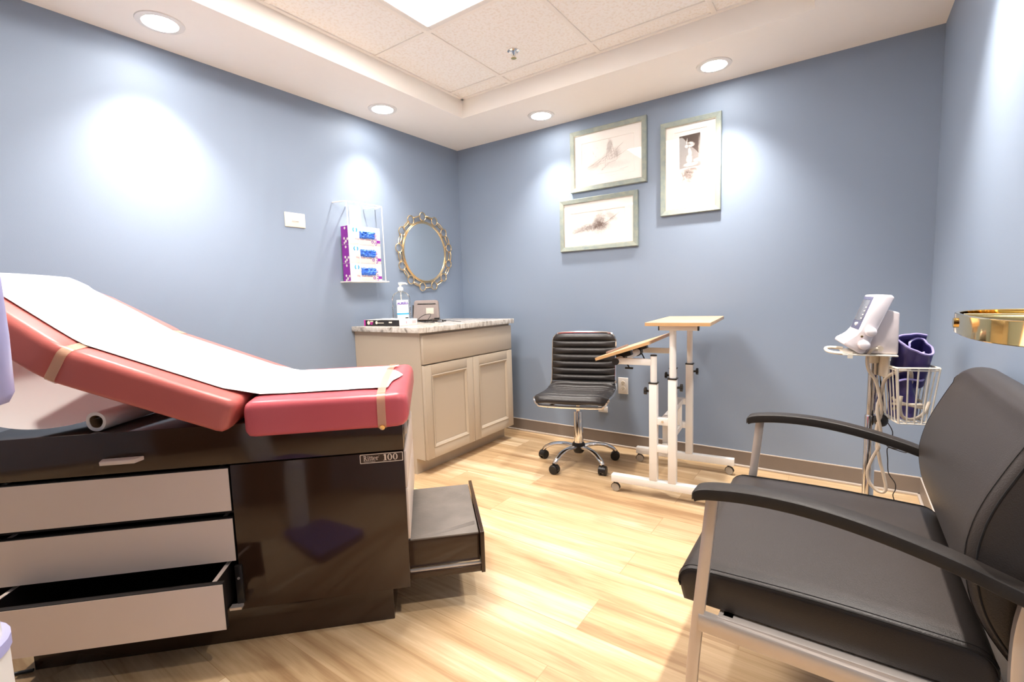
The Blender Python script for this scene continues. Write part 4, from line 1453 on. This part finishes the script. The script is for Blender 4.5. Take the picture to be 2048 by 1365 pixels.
cang = [math.atan2(y - -0.440, x - 1.290) - math.radians(11) for x, y in ((1.040, -0.430), (1.220, -0.670), (1.480, -0.600), (1.500, -0.330), (1.235, -0.205))]
for i in range(5):
    a = math.radians(188 - 16) + 2 * PI * i / 5
    d_ = Vector((math.cos(a), math.sin(a), 0))
    pts = [d_ * 0.03 + Vector((0, 0, 0.112)), d_ * 0.10 + Vector((0, 0, 0.118)), d_ * 0.17 + Vector((0, 0, 0.108)), d_ * 0.225 + Vector((0, 0, 0.082)), d_ * 0.245 + Vector((0, 0, 0.060))]
    lg = MB().tube(catmull(pts, 5), [0.019 - 0.005 * k / 20 for k in range(21)], 10, flat=0.012).build('base_leg', chrome, OC)
    caster(lg, d_.x * 0.245, d_.y * 0.245, 0.064, 0.028, a + 1.2 + 0.5 * i, w=0.046)

# ------------------------------------------------------------------ white frame desk
DK = thing('rolling_desk', 'white steel rolling desk with small flat top and tilted wooden board', 'desk', (1.877, -0.712, 0), math.radians(5.4))
# local: x along rails, y to the far rail (0.51)
DY = 0.51
for yy in (0.0, DY):
    rl = MB().box(-0.225, 0.345, yy - 0.02, yy + 0.02, 0.058, 0.098, 0.002).build('base_rail', white_metal, DK)
    for xx_ in (-0.205, 0.320):
        caster(rl, xx_, yy, 0.06, 0.024, random.uniform(-0.4, 0.4), hood=black_plastic, tyre=rubber_grey, w=0.024, single=True)
HA = {(0.0, 0.0): (0.615, 0.755), (0.095, 0.0): (0.643, 0.888), (0.0, DY): (0.615, 0.755), (0.095, DY): (0.648, 0.888)}
for (xx_, yy), (h0, h1) in HA.items():
    p = MB().box(xx_ - 0.020, xx_ + 0.020, yy - 0.0205, yy + 0.0205, 0.098, h0, 0.002).build('post', white_metal, DK)
    MB().lathe([(0.001, h0), (0.0165, h0), (0.0165, h1), (0.001, h1)], (xx_, yy, 0), 24).build('inner_tube', white_metal, p)
    MB().box(xx_ - 0.0225, xx_ + 0.0225, yy - 0.0225, yy + 0.0225, h0 - 0.003, h0 + 0.004, 0.001).build('collar', black_plastic, p)
    s = -1 if xx_ == 0 else 1
    m = MB()
    kx = xx_ + s * 0.022
    m.cyl((kx, yy, h0 - 0.045), (kx + s * 0.014, yy, h0 - 0.045), 0.006, n=10)
    for k in range(5):
        a = 2 * PI * k / 5
        m.cyl((kx + s * 0.014, yy + 0.010 * math.cos(a), h0 - 0.045 + 0.012 * math.sin(a)), (kx + s * 0.026, yy + 0.010 * math.cos(a), h0 - 0.045 + 0.012 * math.sin(a)), 0.008, n=10)
    m.cyl((kx + s * 0.013, yy, h0 - 0.045), (kx + s * 0.027, yy, h0 - 0.045), 0.012, n=12)
    m.build('clamp_knob', black_plastic, p)
    if xx_ == 0:
        MB().lathe([(0.001, h1), (0.017, h1), (0.016, h1 + 0.006), (0.001, h1 + 0.007)], (xx_, yy, 0), 20).build('end_cap', black_plastic, p)
for yy in (0.0, DY):
    for z0 in (0.255, 0.400):
        m = MB().box(0.020, 0.075, yy - 0.018, yy + 0.018, z0, z0 + 0.036, 0.001)
        m.build('bridge', white_metal, DK)
    MB().cyl((0.048, yy - 0.018, 0.420), (0.048, yy - 0.024, 0.420), 0.006, n=12).build('bolt', chrome, DK)
# cross member between the sides
m = MB().box(0.035, 0.060, 0.018, DY - 0.018, 0.402, 0.434, 0.001)
m.box(0.035, 0.060, 0.018, DY - 0.018, 0.257, 0.289, 0.001)
m.build('cross_bar', white_metal, DK)
for yc in (0.06, DY - 0.06):
    m = MB().box(0.034, 0.061, yc - 0.013, yc + 0.013, 0.289, 0.402, 0.001)
    m.build('brace', white_metal, DK)
m = MB()
m.tube([(0.048, 0.09, 0.29), (0.048, 0.25, 0.40)], 0.010, 4)
m.tube([(0.048, 0.42, 0.29), (0.048, 0.26, 0.40)], 0.010, 4)
m.build('diagonal_brace', white_metal, DK)
# arms for the tilted board
m = None
for yy in (0.0, DY):
    MB().box(-0.178, 0.004, yy - 0.012, yy + 0.012, 0.706, 0.738, 0.002).build('side_arm', white_metal, DK)
bar = MB().cyl((-0.190, -0.030, 0.722), (-0.190, DY + 0.030, 0.722), 0.019, n=24).build('pivot_bar', white_metal, DK)
for yy in (-0.030, DY + 0.030):
    s = -1 if yy < 0 else 1
    MB().cyl((-0.190, yy, 0.722), (-0.190, yy + s * 0.006, 0.722), 0.0185, n=24).build('end_cap', black_plastic, bar)
# board tilted about y
bt = math.radians(18.5)
bc = Vector((-0.150, 0, 0.772))
RB = Matrix.Translation(bc) @ Matrix.Rotation(-bt, 4, 'Y')
bo = MB().box(-0.150, 0.150, -0.050, 0.555, 0.0, 0.016, 0.001, mtx=RB).build('tilted_board', wood_m, DK)
m = MB().box(-0.1515, -0.150, -0.050, 0.555, 0.0005, 0.0155, mtx=RB)
m.box(-0.150, 0.150, -0.0515, -0.050, 0.0005, 0.0155, mtx=RB)
m.build('edge_band', wood_edge, bo)
MB().box(-0.118, -0.106, 0.05, 0.45, 0.016, 0.028, 0.002, mtx=RB).build('stop_strip', wood_dark, bo)
for yy in (0.08, 0.42):
    m = MB()
    m.box(-0.075, 0.010, yy - 0.022, yy + 0.022, -0.030, 0.0, 0.003, mtx=RB)
    m.lathe([(0.019, -0.022), (0.025, -0.022), (0.025, 0.022), (0.019, 0.022)], (-0.190, yy, 0.722), 20, 'y')
    m.build('board_clamp', black_plastic, DK)
    m = MB()
    m.cyl((-0.168, yy, 0.712), (-0.150, yy, 0.676), 0.004, n=8)
    m.box(-0.172, -0.128, yy - 0.005, yy + 0.005, 0.668, 0.678, 0.002)
    m.build('clamp_screw', black_plastic, DK)
# flat top
tp = MB().box(-0.030, 0.275, -0.055, 0.555, 0.9125, 0.930, 0.001).build('flat_top', wood_m, DK)
m = MB().box(-0.030, 0.275, -0.0563, -0.055, 0.913, 0.9295)
m.box(-0.0313, -0.030, -0.055, 0.555, 0.913, 0.9295)
m.build('edge_band', wood_edge, tp)
for yy in (0.0, DY):
    pl = MB().box(0.030, 0.215, yy - 0.016, yy + 0.016, 0.888, 0.9125, 0.001).build('top_support', white_metal, DK)
    MB().box(0.213, 0.219, yy - 0.0165, yy + 0.0165, 0.8875, 0.9120, 0.001).build('end_cap', black_plastic, pl)
    MB().box(0.026, 0.032, yy - 0.0165, yy + 0.0165, 0.8875, 0.9120, 0.001).build('end_cap', black_plastic, pl)

# ------------------------------------------------------------------ vital signs monitor on a rolling stand
VS = thing('monitor_stand', 'chrome pole stand with ivory wire basket behind black armchair', 'stand', (2.765, -0.930, 0), math.radians(4))
MB().lathe([(0.001, 0.07), (0.0135, 0.07), (0.0135, 0.815), (0.001, 0.815)], n=20).build('pole', chrome, VS)
MB().lathe([(0.001, 0.08), (0.018, 0.08), (0.018, 0.600), (0.0165, 0.604), (0.001, 0.604)], n=20).build('lower_pole', chrome, VS)
MB().lathe([(0.001, 0.800), (0.019, 0.800), (0.024, 0.836), (0.001, 0.836)], n=20).build('pole_collar', basket_m, VS)
hb = MB().lathe([(0.001, 0.055), (0.040, 0.055), (0.030, 0.085), (0.001, 0.090)], n=20).build('base_hub', cream_plastic, VS)
for i in range(5):
    a = 2 * PI * i / 5 + 0.3
    d_ = Vector((math.cos(a), math.sin(a), 0))
    q_ = 0.19
    lg = MB().tube([d_ * 0.02 + Vector((0, 0, 0.072)), d_ * q_ + Vector((0, 0, 0.058))], 0.014, 8, flat=0.010).build('base_leg', cream_plastic, VS)
    caster(lg, d_.x * q_, d_.y * q_, 0.058, 0.022, a, w=0.03)
m = MB().box(-0.100, 0.058, -0.105, 0.09, 0.836, 0.841, 0.001)
m.build('shelf', basket_m, VS)
m = MB().tube(catmull([(-0.09, 0.05, 0.845), (-0.125, 0.045, 0.848), (-0.145, 0.02, 0.848), (-0.145, -0.05, 0.846), (-0.125, -0.085, 0.843), (-0.07, -0.095, 0.840)], 5), 0.006, 8)
m.build('handle', basket_m, VS)
MB().box(-0.085, -0.070, -0.108, -0.098, 0.826, 0.842).build('handle_clip', basket_m, VS)
BA = math.radians(14)
BM = Matrix.Translation((0.052, -0.125, 0)) @ Matrix.Rotation(BA, 4, 'Z')
MB().box(-0.006, 0.0, 0.05, 0.175, 0.755, 0.836, 0.001, mtx=BM).build('basket_bracket', basket_m, VS)
bw_, bd_, zt_, zb_ = 0.125, 0.190, 0.800, 0.605
def bpnt(x, y, z):
    k = (z - zb_) / (zt_ - zb_)
    ins = (1 - k) * 0.022
    cx, cy = bw_ / 2, bd_ / 2
    return BM @ Vector((cx + (x - cx) * (1 - ins / cx * 0.8), cy + (y - cy) * (1 - ins / cy * 0.6), z))
m = MB()
def rimpath(z, q=0.012):
    return [bpnt(x, y, z) for x, y in rrect(0, bw_, 0, bd_, q, 4)]
m.tube(rimpath(zt_), 0.0034, 8, closed=True)
m.tube(rimpath(zt_ - 0.008), 0.0026, 6, closed=True)
m.tube(rimpath(zb_), 0.0026, 6, closed=True)
for k in range(5):
    x = bw_ * (0.02 + 0.96 * k / 4)
    m.tube([bpnt(x, 0, zt_), bpnt(x, 0, zb_)] + [bpnt(x, bd_, zb_), bpnt(x, bd_, zt_)], 0.0029, 6)
for k in range(8):
    y = bd_ * (0.03 + 0.94 * k / 7)
    m.tube([bpnt(0, y, zt_), bpnt(0, y, zb_), bpnt(bw_, y, zb_), bpnt(bw_, y, zt_)], 0.0024, 6)
m.build('wire_basket', basket_m, VS)

MN = thing('patient_monitor', 'off white vital signs monitor on pole stand with slanted screen', 'monitor', (2.765, -0.930, 0), math.radians(9))
side = [(-0.052, 0.8425), (0.053, 0.8425), (0.053, 0.986), (0.014, 1.000), (0.005, 0.990), (-0.046, 0.92), (-0.060, 0.90), (-0.075, 0.862)]
m = MB().prism([(-0.049, 0.8425), (0.054, 0.8425), (0.053, 0.987), (0.012, 1.001), (-0.045, 0.95)], -0.085, 0.082, 'y', 0.005, 3)
m.build('rear_housing', monitor_side, MN)
m = MB().prism([(-0.060, 0.8430), (-0.046, 0.8430), (-0.030, 0.880), (0.034, 1.038), (0.026, 1.049), (-0.013, 1.048), (-0.056, 0.925), (-0.066, 0.905), (-0.102, 0.888), (-0.107, 0.876)], -0.098, 0.098, 'y', 0.004, 2)
fh = m.build('front_housing', monitor_m, MN)
# face plane from (-0.013,1.048) to (-0.056,0.925)
fa = math.atan2(1.048 - 0.925, -0.013 + 0.056)
FT = Vector((-0.013 + 0.056, 0, 1.048 - 0.925)).normalized()
FN = Vector((-FT.z, 0, FT.x))
def facebox(s0, s1, y0, y1, d0, d1, name, mm, par):
    o_ = Vector((-0.056, 0, 0.925))
    mb = MB()
    vs = []
    R_ = Matrix(((FT.x, 0, FN.x, o_.x), (FT.y, 1, FN.y, o_.y), (FT.z, 0, FN.z, o_.z), (0, 0, 0, 1)))
    mb.box(s0, s1, y0, y1, d0, d1, 0.001, mtx=R_)
    return mb.build(name, mm, par)
facebox(0.0, 0.124, -0.050, 0.088, 0.0, 0.0015, 'bezel', slate_m, fh)
facebox(0.032, 0.112, -0.038, 0.080, 0.0015, 0.0022, 'screen', screen_m, fh)
for k in range(4):
    facebox(0.040 + 0.014 * k, 0.044 + 0.014 * k, -0.030, -0.010, 0.0022, 0.0026, 'screen_digits', monitor_m, fh)
m = MB().sphere((-0.052, 0.01, 0.943), 0.007, 0.009, 0.007)
m.build('power_button', white_plastic, fh)
# round connector bosses on the near side of the face
for (x, z, q) in ((-0.030, 0.922, 0.017), (-0.048, 0.876, 0.018)):
    MB().lathe([(0.001, 0.004), (q, 0.004), (q, -0.008), (q * 0.85, -0.022), (q * 0.5, -0.026), (0.001, -0.026)], (x, -0.098, z), 20, 'y').build('knob_cover', monitor_m, MN)
MB().cyl((-0.055, -0.099, 0.905), (-0.055, -0.103, 0.905), 0.004, n=10).build('metal_port', brass, MN)
m = MB().box(-0.098, -0.072, -0.055, 0.055, 0.884, 0.900, 0.004)
m.build('front_keys', monitor_m, MN)
MB().cyl((0.0, -0.084, 0.862), (0.0, -0.094, 0.862), 0.010, n=14).build('hose_port', tube_m, MN)

# hoses
HS = thing('pressure_hose', 'beige twisted rubber hose hanging from monitor down the pole', 'hose', (2.765, -0.930, 0), math.radians(4))
def twist(phase):
    out = []
    for k in range(15):
        q = k / 14
        z = 0.72 - 0.22 * q
        a = phase + q * 2 * PI * 1.3
        out.append((0.018 + 0.006 * math.cos(a), -0.060 + 0.006 * math.sin(a), z))
    return out
p1 = [(0.0, -0.095, 0.862), (-0.016, -0.100, 0.858), (-0.026, -0.090, 0.83), (-0.020, -0.075, 0.785), (0.002, -0.065, 0.745)] + twist(PI)[1:] + \
     [(0.012, -0.055, 0.475), (0.0, -0.052, 0.44), (-0.008, -0.05, 0.40), (-0.002, -0.05, 0.365), (0.018, -0.052, 0.338), (0.038, -0.054, 0.332), (0.047, -0.055, 0.350), (0.040, -0.055, 0.392), (0.028, -0.055, 0.44), (0.021, -0.060, 0.475)]
p2 = [(0.021, -0.060, 0.475)] + list(reversed(twist(0))) + [(0.030, -0.075, 0.755), (0.058, -0.095, 0.785), (0.085, -0.100, 0.792), (0.100, -0.070, 0.775), (0.105, -0.045, 0.74)]
m = MB().tube(catmull(p1 + p2[1:], 5), 0.0056, 8)
m.build('hose', tube_m, HS)
m = MB()
cl = []
for k in range(40):
    a = k / 39 * 2 * PI * 2.4
    cl.append(BM @ Vector((0.060 + 0.040 * math.cos(a), 0.06 + 0.035 * math.sin(a), 0.675 + 0.012 * math.sin(a * 0.7) - 0.0006 * k)))
m.tube(cl, 0.0052, 8)
dr = catmull([BM @ Vector(p) for p in ((0.025, 0.02, 0.700), (0.022, 0.018, 0.66), (0.032, 0.02, 0.628), (0.060, 0.02, 0.620), (0.090, 0.02, 0.640), (0.110, 0.03, 0.680))], 6)
m.tube(dr, 0.0052, 8)
m.build('hose_coil', tube_m, HS)

# cuffs
CF = thing('pressure_cuff', 'rolled violet blood pressure cuff standing upright in wire basket', 'cuff', (2.765, -0.930, 0), math.radians(4))
tl = BM @ Matrix.Translation((0.088, 0.125, 0.735)) @ Matrix.Rotation(0.50, 4, 'X') @ Matrix.Rotation(-0.05, 4, 'Y')
def spiral(scale=1.0):
    pts = []
    for k in range(60):
        q = k / 59
        a = q * 2 * PI * 1.75 + 0.9
        rr = 0.056 * (1 - 0.62 * q) * (1 + 0.20 * math.sin(2.6 * a + 0.5) + 0.07 * math.sin(5.3 * a))
        pts.append((rr * math.cos(a), rr * math.sin(a) * 0.85))
    return pts
sp = spiral()
def band(z0f, z1f, th):
    rings = []
    for k, (x, y) in enumerate(sp):
        x2, y2 = sp[min(k + 1, 59)]
        x1, y1 = sp[max(k - 1, 0)]
        n_ = Vector((y2 - y1, -(x2 - x1), 0)).normalized() * th
        z0 = z0f(k); z1 = z1f(k)
        rings.append([tl @ Vector((x - n_.x, y - n_.y, z0)), tl @ Vector((x + n_.x, y + n_.y, z0)), tl @ Vector((x + n_.x, y + n_.y, z1)), tl @ Vector((x - n_.x, y - n_.y, z1))])
    return rings
topz = lambda k: 0.170 + 0.012 * math.sin(k * 0.21) - 0.0006 * k
m = MB().loft(band(lambda k: 0.0 + 0.01 * math.sin(k * .3), topz, 0.0022))
cf = m.build('cuff_band', cuff_m, CF, ang=50)
m = MB().loft(band(lambda k: topz(k), lambda k: topz(k) + 0.005, 0.0030))
m.build('cuff_binding', cuff_edge, cf, ang=50)
CF2 = thing('folded_cuff', 'dark violet cuff folded down inside wire basket under rolled cuff', 'cuff', (2.765, -0.930, 0), math.radians(4))
m = MB()
rings = []
for k in range(10):
    q = k / 9
    z = 0.611 + 0.135 * q
    cx = 0.064 + 0.008 * math.sin(q * 5)
    rings.append([BM @ Vector((cx + (0.036 + 0.008 * math.sin(5 * a + 3 * q)) * math.cos(a), 0.105 + (0.055 + 0.008 * math.cos(4 * a)) * math.sin(a), z + 0.006 * math.sin(3 * a))) for a in [2 * PI * j / 28 for j in range(28)]])
m.loft(rings)
f2 = m.build('folded_fabric', cuff_m, CF2, ang=60)
m = MB().tube(catmull([BM @ Vector(p) for p in ((0.020, 0.05, 0.745), (0.05, 0.045, 0.755), (0.09, 0.05, 0.750), (0.108, 0.07, 0.752))], 5), 0.004, 6)
m.build('binding', cuff_edge, f2)
BT = thing('cuff_tail', 'dark violet cuff strap hanging beside pole left of wire basket', 'cuff', (2.765, -0.930, 0), math.radians(4))
m = MB()
m.prism([(0.020, 0.70), (0.034, 0.715), (0.040, 0.635), (0.016, 0.648)], 0.01, 0.03, 'y', 0.003)
m.build('strap_end', cuff_m, BT)
BU = thing('inflation_bulb', 'black rubber inflation bulb hanging beside pole', 'bulb', (2.765, -0.930, 0), math.radians(4))
m = MB().sphere((0.026, -0.04, 0.595), 0.022, 0.020, 0.024, 16, 10)
m.build('rubber_bulb', black_plastic, BU)
MB().tube(catmull([(0.026, -0.04, 0.617), (0.030, -0.02, 0.66), (0.026, 0.0, 0.72), (0.020, 0.02, 0.79)], 5), 0.0022, 6).build('thin_tube', black_plastic, BU)
m = MB()
pth = [(0.036, -0.01, 0.625), (0.040, -0.02, 0.60), (0.062, -0.03, 0.555), (0.056, -0.03, 0.515), (0.048, -0.03, 0.500), (0.075, -0.035, 0.494), (0.105, -0.035, 0.500), (0.102, -0.035, 0.484), (0.070, -0.03, 0.490), (0.050, -0.03, 0.492),
       (0.052, -0.03, 0.45), (0.056, -0.03, 0.40), (0.076, -0.03, 0.365), (0.078, -0.03, 0.34), (0.072, -0.03, 0.315), (0.090, -0.03, 0.27), (0.115, -0.02, 0.22), (0.135, 0.0, 0.10), (0.14, 0.02, 0.004), (0.10, 0.10, 0.003)]
m.tube(catmull(pth, 5), 0.0016, 6)
wc = thing('thin_power_cord', 'thin black wire with small tied loop hanging beside pole', 'wire', (2.765, -0.930, 0), math.radians(4))
m.build('wire', black_plastic, wc)

# ------------------------------------------------------------------ black guest armchair
AC = thing('guest_armchair', 'wide black vinyl guest armchair with silver frame at right wall', 'armchair', (2.66, -1.68, 0), 0)
# local coordinates: x forward is -x ; origin at (2.66,-1.68)
def X(v): return v - 2.66
def Y(v): return v + 1.68
YN, YF = -2.040, -1.325
SX0_, SX1_ = 2.366, 2.915
m = MB()
rings = []
def seat_ring(y, ins, lift=0.0):
    pts = []
    # profile in x,z: front lip rounded
    x0, x1, z0, z1 = SX0_ + ins, SX1_ - ins, 0.358 + ins * 0.5, 0.443 - ins + lift
    pr_ = arc(x0 + 0.040, z1 - 0.040, 0.040, PI, PI / 2, 6)
    pr_ = [(x0 + 0.012, z0)] + [(x0 + 0.004, z0 + 0.03)] + pr_
    mid_ = [(x0 + 0.045 + (x1 - x0 - 0.09) * k / 8, z1 + 0.006 * math.sin(PI * k / 8)) for k in range(1, 8)]
    back_ = arc(x1 - 0.040, z1 - 0.040, 0.040, PI / 2, 0, 6)
    pts = pr_ + mid_ + back_ + [(x1, z0)]
    return [(X(a), Y(y), b_) for a, b_ in pts]
ya, yb_ = YN + 0.020, YF - 0.020
for y, ins in ((ya, 0.012), (ya + 0.003, 0.004), (ya + 0.012, 0.0)):
    rings.append(seat_ring(y, ins))
for k in range(1, 12):
    y = ya + 0.012 + (yb_ - ya - 0.024) * k / 12
    rings.append(seat_ring(y, 0, 0.006 * math.sin(PI * k / 12)))
for y, ins in ((yb_ - 0.012, 0.0), (yb_ - 0.003, 0.004), (yb_, 0.012)):
    rings.append(seat_ring(y, ins))
m.loft(rings)
seat = m.build('seat', black_vinyl, AC, ang=60)
for y, off in ((ya + 0.0015, 0.001), (ya + 0.014, 0.0008)):
    for yy in (y, yb_ - (y - ya)):
        m = MB()
        pth = [Vector(p) + Vector((0, 0, off)) for p in seat_ring(yy, 0.003 if off == 0.001 else 0)][1:-1]
        c = [Vector((p.x, Y(yy), p.z)) for p in pth]
        m.tube(c, 0.0014 if off == 0.001 else 0.0007, 5)
        m.build('seam', thread_m, seat)
# backrest: pillow with curved side profile, leaning back
fp = [(2.985, 0.385), (2.952, 0.400), (2.912, 0.445), (2.874, 0.515), (2.860, 0.60), (2.866, 0.66), (2.880, 0.71), (2.898, 0.755), (2.918, 0.80), (2.940, 0.843)]
fpc = catmull([(a, 0, b_) for a, b_ in fp], 4)
ZB, ZTOP = 0.390, 0.866
def front_x(z):
    z = min(max(z, fpc[0].z), fpc[-1].z + 0.03)
    for p, q in zip(fpc, fpc[1:]):
        if q.z >= z:
            k = (z - p.z) / max(1e-6, q.z - p.z)
            return p.x + (q.x - p.x) * k
    p, q = fpc[-2], fpc[-1]
    return q.x + (z - q.z) * (q.x - p.x) / (q.z - p.z)
yc = Y((YN + YF) / 2)
HWB = 0.337
def back_ring(e, y):
    """closed side profile of the pillow at distance e in from its side"""
    RC = 0.085
    k = max(0.0, 1 - e / RC)
    drop = 0.055 * (1 - math.sqrt(max(0, 1 - k * k)))
    rise = 0.05 * (1 - math.sqrt(max(0, 1 - k * k)))
    RS = 0.024
    k2 = max(0.0, 1 - e / RS)
    soft = 0.022 * (1 - math.sqrt(max(0, 1 - k2 * k2)))
    zt, zb = ZTOP - drop - soft * 0.6, ZB + rise
    pts = []
    n = 22
    rr = 0.030
    for i in range(n + 1):
        z = zb + (zt - rr - zb) * i / n
        pts.append((front_x(z) + soft, z))
    xa, xb = pts[-1][0], 3.010
    cx_, rx = (xa + xb) / 2, (xb - xa) / 2
    for i in range(1, 10):
        a = PI - PI * i / 10
        pts.append((cx_ + rx * math.cos(a), zt - rr + rr * math.sin(a) ** 0.8))
    for i in range(n + 1):
        z = zt - rr + (zb - zt + rr) * i / n
        pts.append((min(3.010, front_x(z) + 0.125) - soft * 0.5, z))
    return [(X(a), y, b_) for a, b_ in pts]
m = MB()
es = [0.0, 0.002, 0.006, 0.012, 0.018, 0.026, 0.04, 0.06, 0.08, 0.10, 0.125, 0.18, 0.25]
ys = [(e, yc - HWB + e) for e in es] + [(0.33, yc)] + [(e, yc + HWB - e) for e in reversed(es)]
m.loft([back_ring(e, y) for e, y in ys])
bk = m.build('backrest', black_vinyl, AC, ang=50)
for s_ in (-1, 1):
    for e, rr, lift in ((0.0015, 0.0016, 0.0005), (0.016, 0.0007, 0.0006)):
        rg = back_ring(e, yc + s_ * (HWB - e))
        MB().tube([(a - lift, b_ + s_ * lift * 0.5, c_ + lift * 0.3) for a, b_, c_ in rg[1:30]], rr, 5).build('seam', thread_m, bk)
# frame
def bar(pts, wy, wx, name, par=AC):
    """rectangular section sweep in the x-z plane; wy full width in y, wx thickness in plane"""
    mb = MB()
    P = [Vector(p) for p in pts]
    rings = []
    for i in range(len(P)):
        tt = (P[min(i + 1, len(P) - 1)] - P[max(i - 1, 0)]).normalized()
        nn = Vector((tt.z, 0, -tt.x)) * wx / 2
        w_ = Vector((0, wy / 2, 0))
        c = 0.2
        ring = [P[i] + nn - w_ * (1 - c), P[i] + nn + w_ * (1 - c), P[i] + nn * (1 - c) + w_, P[i] - nn * (1 - c) + w_, P[i] - nn + w_ * (1 - c), P[i] - nn - w_ * (1 - c), P[i] - nn * (1 - c) - w_, P[i] + nn * (1 - c) - w_]
        rings.append(ring)
    mb.loft(rings)
    return mb.build(name, silver, par, ang=50)
for yy in (YN, YF):
    y = Y(yy)
    bar(catmull([(X(2.400), y, 0.0), (X(2.403), y, 0.12), (X(2.410), y, 0.24), (X(2.419), y, 0.34), (X(2.430), y, 0.45), (X(2.448), y, 0.632)], 5), 0.017, 0.025, 'front_leg')
    bar(catmull([(X(2.975), y, 0.0), (X(2.955), y, 0.18), (X(2.938), y, 0.35), (X(2.935), y, 0.50), (X(2.950), y, 0.60)], 5), 0.022, 0.034, 'rear_leg')
    bar([(X(2.422), y, 0.335), (X(2.935), y, 0.325)], 0.024, 0.040, 'side_rail')
    yin = 0.030 if yy == YN else -0.030
    m = MB().box(X(2.46), X(2.92), min(y, y + yin), max(y, y + yin), 0.346, 0.357, 0.002)
    m.build('seat_support', silver, AC)
    # arm pad
    top = [(2.408, 0.640), (2.420, 0.652), (2.455, 0.660), (2.52, 0.6665), (2.60, 0.666), (2.68, 0.657), (2.76, 0.641), (2.84, 0.619), (2.90, 0.598), (2.955, 0.578)]
    tc_ = catmull([(a, 0, b_) for a, b_ in top], 4)
    mb = MB()
    rings = []
    for i, p in enumerate(tc_):
        q = i / (len(tc_) - 1)
        hw = 0.024 if q > 0.04 else 0.018
        th = 0.027 if 0.06 < q < 0.95 else 0.018
        rings.append([(X(p.x), y + a, p.z - th + b_) for a, b_ in rrect(-hw, hw, 0, th, (0.004, 0.0055), 3)])
    mb.loft(rings)
    mb.build('armrest', black_arm, AC, ang=22)
for xx_ in (2.48, 2.90):
    MB().box(X(xx_) - 0.012, X(xx_) + 0.012, Y(YN) + 0.01, Y(YF) - 0.01, 0.334, 0.357, 0.002).build('cross_rail', silver, AC)
for yy in (YN, YF):
    for xx_ in (2.400, 2.975):
        MB().lathe([(0.001, 0), (0.016, 0), (0.016, 0.004), (0.001, 0.004)], (X(xx_), Y(yy), 0), 14).build('glide', black_plastic, AC)

# ------------------------------------------------------------------ brass swing bracket near the right wall
BR = thing('brass_wall_lamp', 'polished brass oval lamp arm reaching from right wall above armchair', 'lamp', (2.905, -2.290, 1.032))
pts = []
for k in range(64):
    a = 2 * PI * k / 64
    pts.append((0.108 * math.copysign(abs(math.cos(a)) ** 0.75, math.cos(a)), 0.168 * math.copysign(abs(math.sin(a)) ** 0.75, math.sin(a))))
m = MB()
rings = []
for k in range(64):
    x, y = pts[k]
    x2, y2 = pts[(k + 1) % 64]
    x1, y1 = pts[k - 1]
    n_ = Vector((y2 - y1, -(x2 - x1), 0)).normalized()
    o_ = Vector((x, y, 0))
    rings.append([o_ + n_ * 0.0025 + Vector((0, 0, -0.0122)), o_ + n_ * 0.0025 + Vector((0, 0, 0.0122)), o_ + n_ * 0.0015 + Vector((0, 0, 0.0132)),
                  o_ - n_ * 0.0015 + Vector((0, 0, 0.0132)), o_ - n_ * 0.0025 + Vector((0, 0, 0.0122)), o_ - n_ * 0.0025 + Vector((0, 0, -0.0122)),
                  o_ - n_ * 0.0015 + Vector((0, 0, -0.0132)), o_ + n_ * 0.0015 + Vector((0, 0, -0.0132))])
m.loft(rings, closed_path=True)
m.build('oval_band', brass, BR, ang=40)
MB().cyl((-0.095, 0.085, 0.001), (-0.030, 0.085, 0.001), 0.0095, n=24).build('inner_tube', brass, BR)
MB().lathe([(0.001, -0.012), (0.010, -0.012), (0.014, -0.006), (0.014, 0.010), (0.010, 0.014), (0.001, 0.015)], (-0.022, 0.085, 0), 24).build('joint', brass, BR)
MB().cyl((-0.1085, 0.03, 0.001), (-0.113, 0.03, 0.001), 0.0065, n=16).build('screw_head', brass, BR)
MB().cyl((-0.022, 0.085, 0.001), (W - 2.905, 0.085, 0.001), 0.006, n=16).build('wall_rod', brass, BR)
MB().lathe([(0.001, 0), (0.035, 0), (0.030, -0.010), (0.001, -0.012)], (W - 2.905, 0.085, 0.001), 24, 'x').build('wall_plate', brass, BR)

# ------------------------------------------------------------------ unseen dark door, added behind the camera so the glossy table reflects dark
dw = mat('added_door_walnut', (0.055, 0.028, 0.016), 0.4, var=0.25, vscale=5, stretch=(8, 1, 1))
d_ = struct('added_dark_door', MB().box(1.45, 2.75, YB, YB + 0.04, 0.005, 2.12, 0.003), dw)
mm_ = MB()
for a in ((1.38, 1.45, 0, 2.19), (2.75, 2.82, 0, 2.19), (1.45, 2.75, 2.12, 2.19)):
    mm_.box(a[0], a[1], YB, YB + 0.05, a[2], a[3], 0.003)
mm_.build('added_door_frame', dw, d_)
MB().lathe([(0.001, 0), (0.028, 0), (0.028, 0.03), (0.001, 0.04)], (1.55, YB + 0.04, 1.0), 20, 'y').build('added_door_handle', chrome, d_)
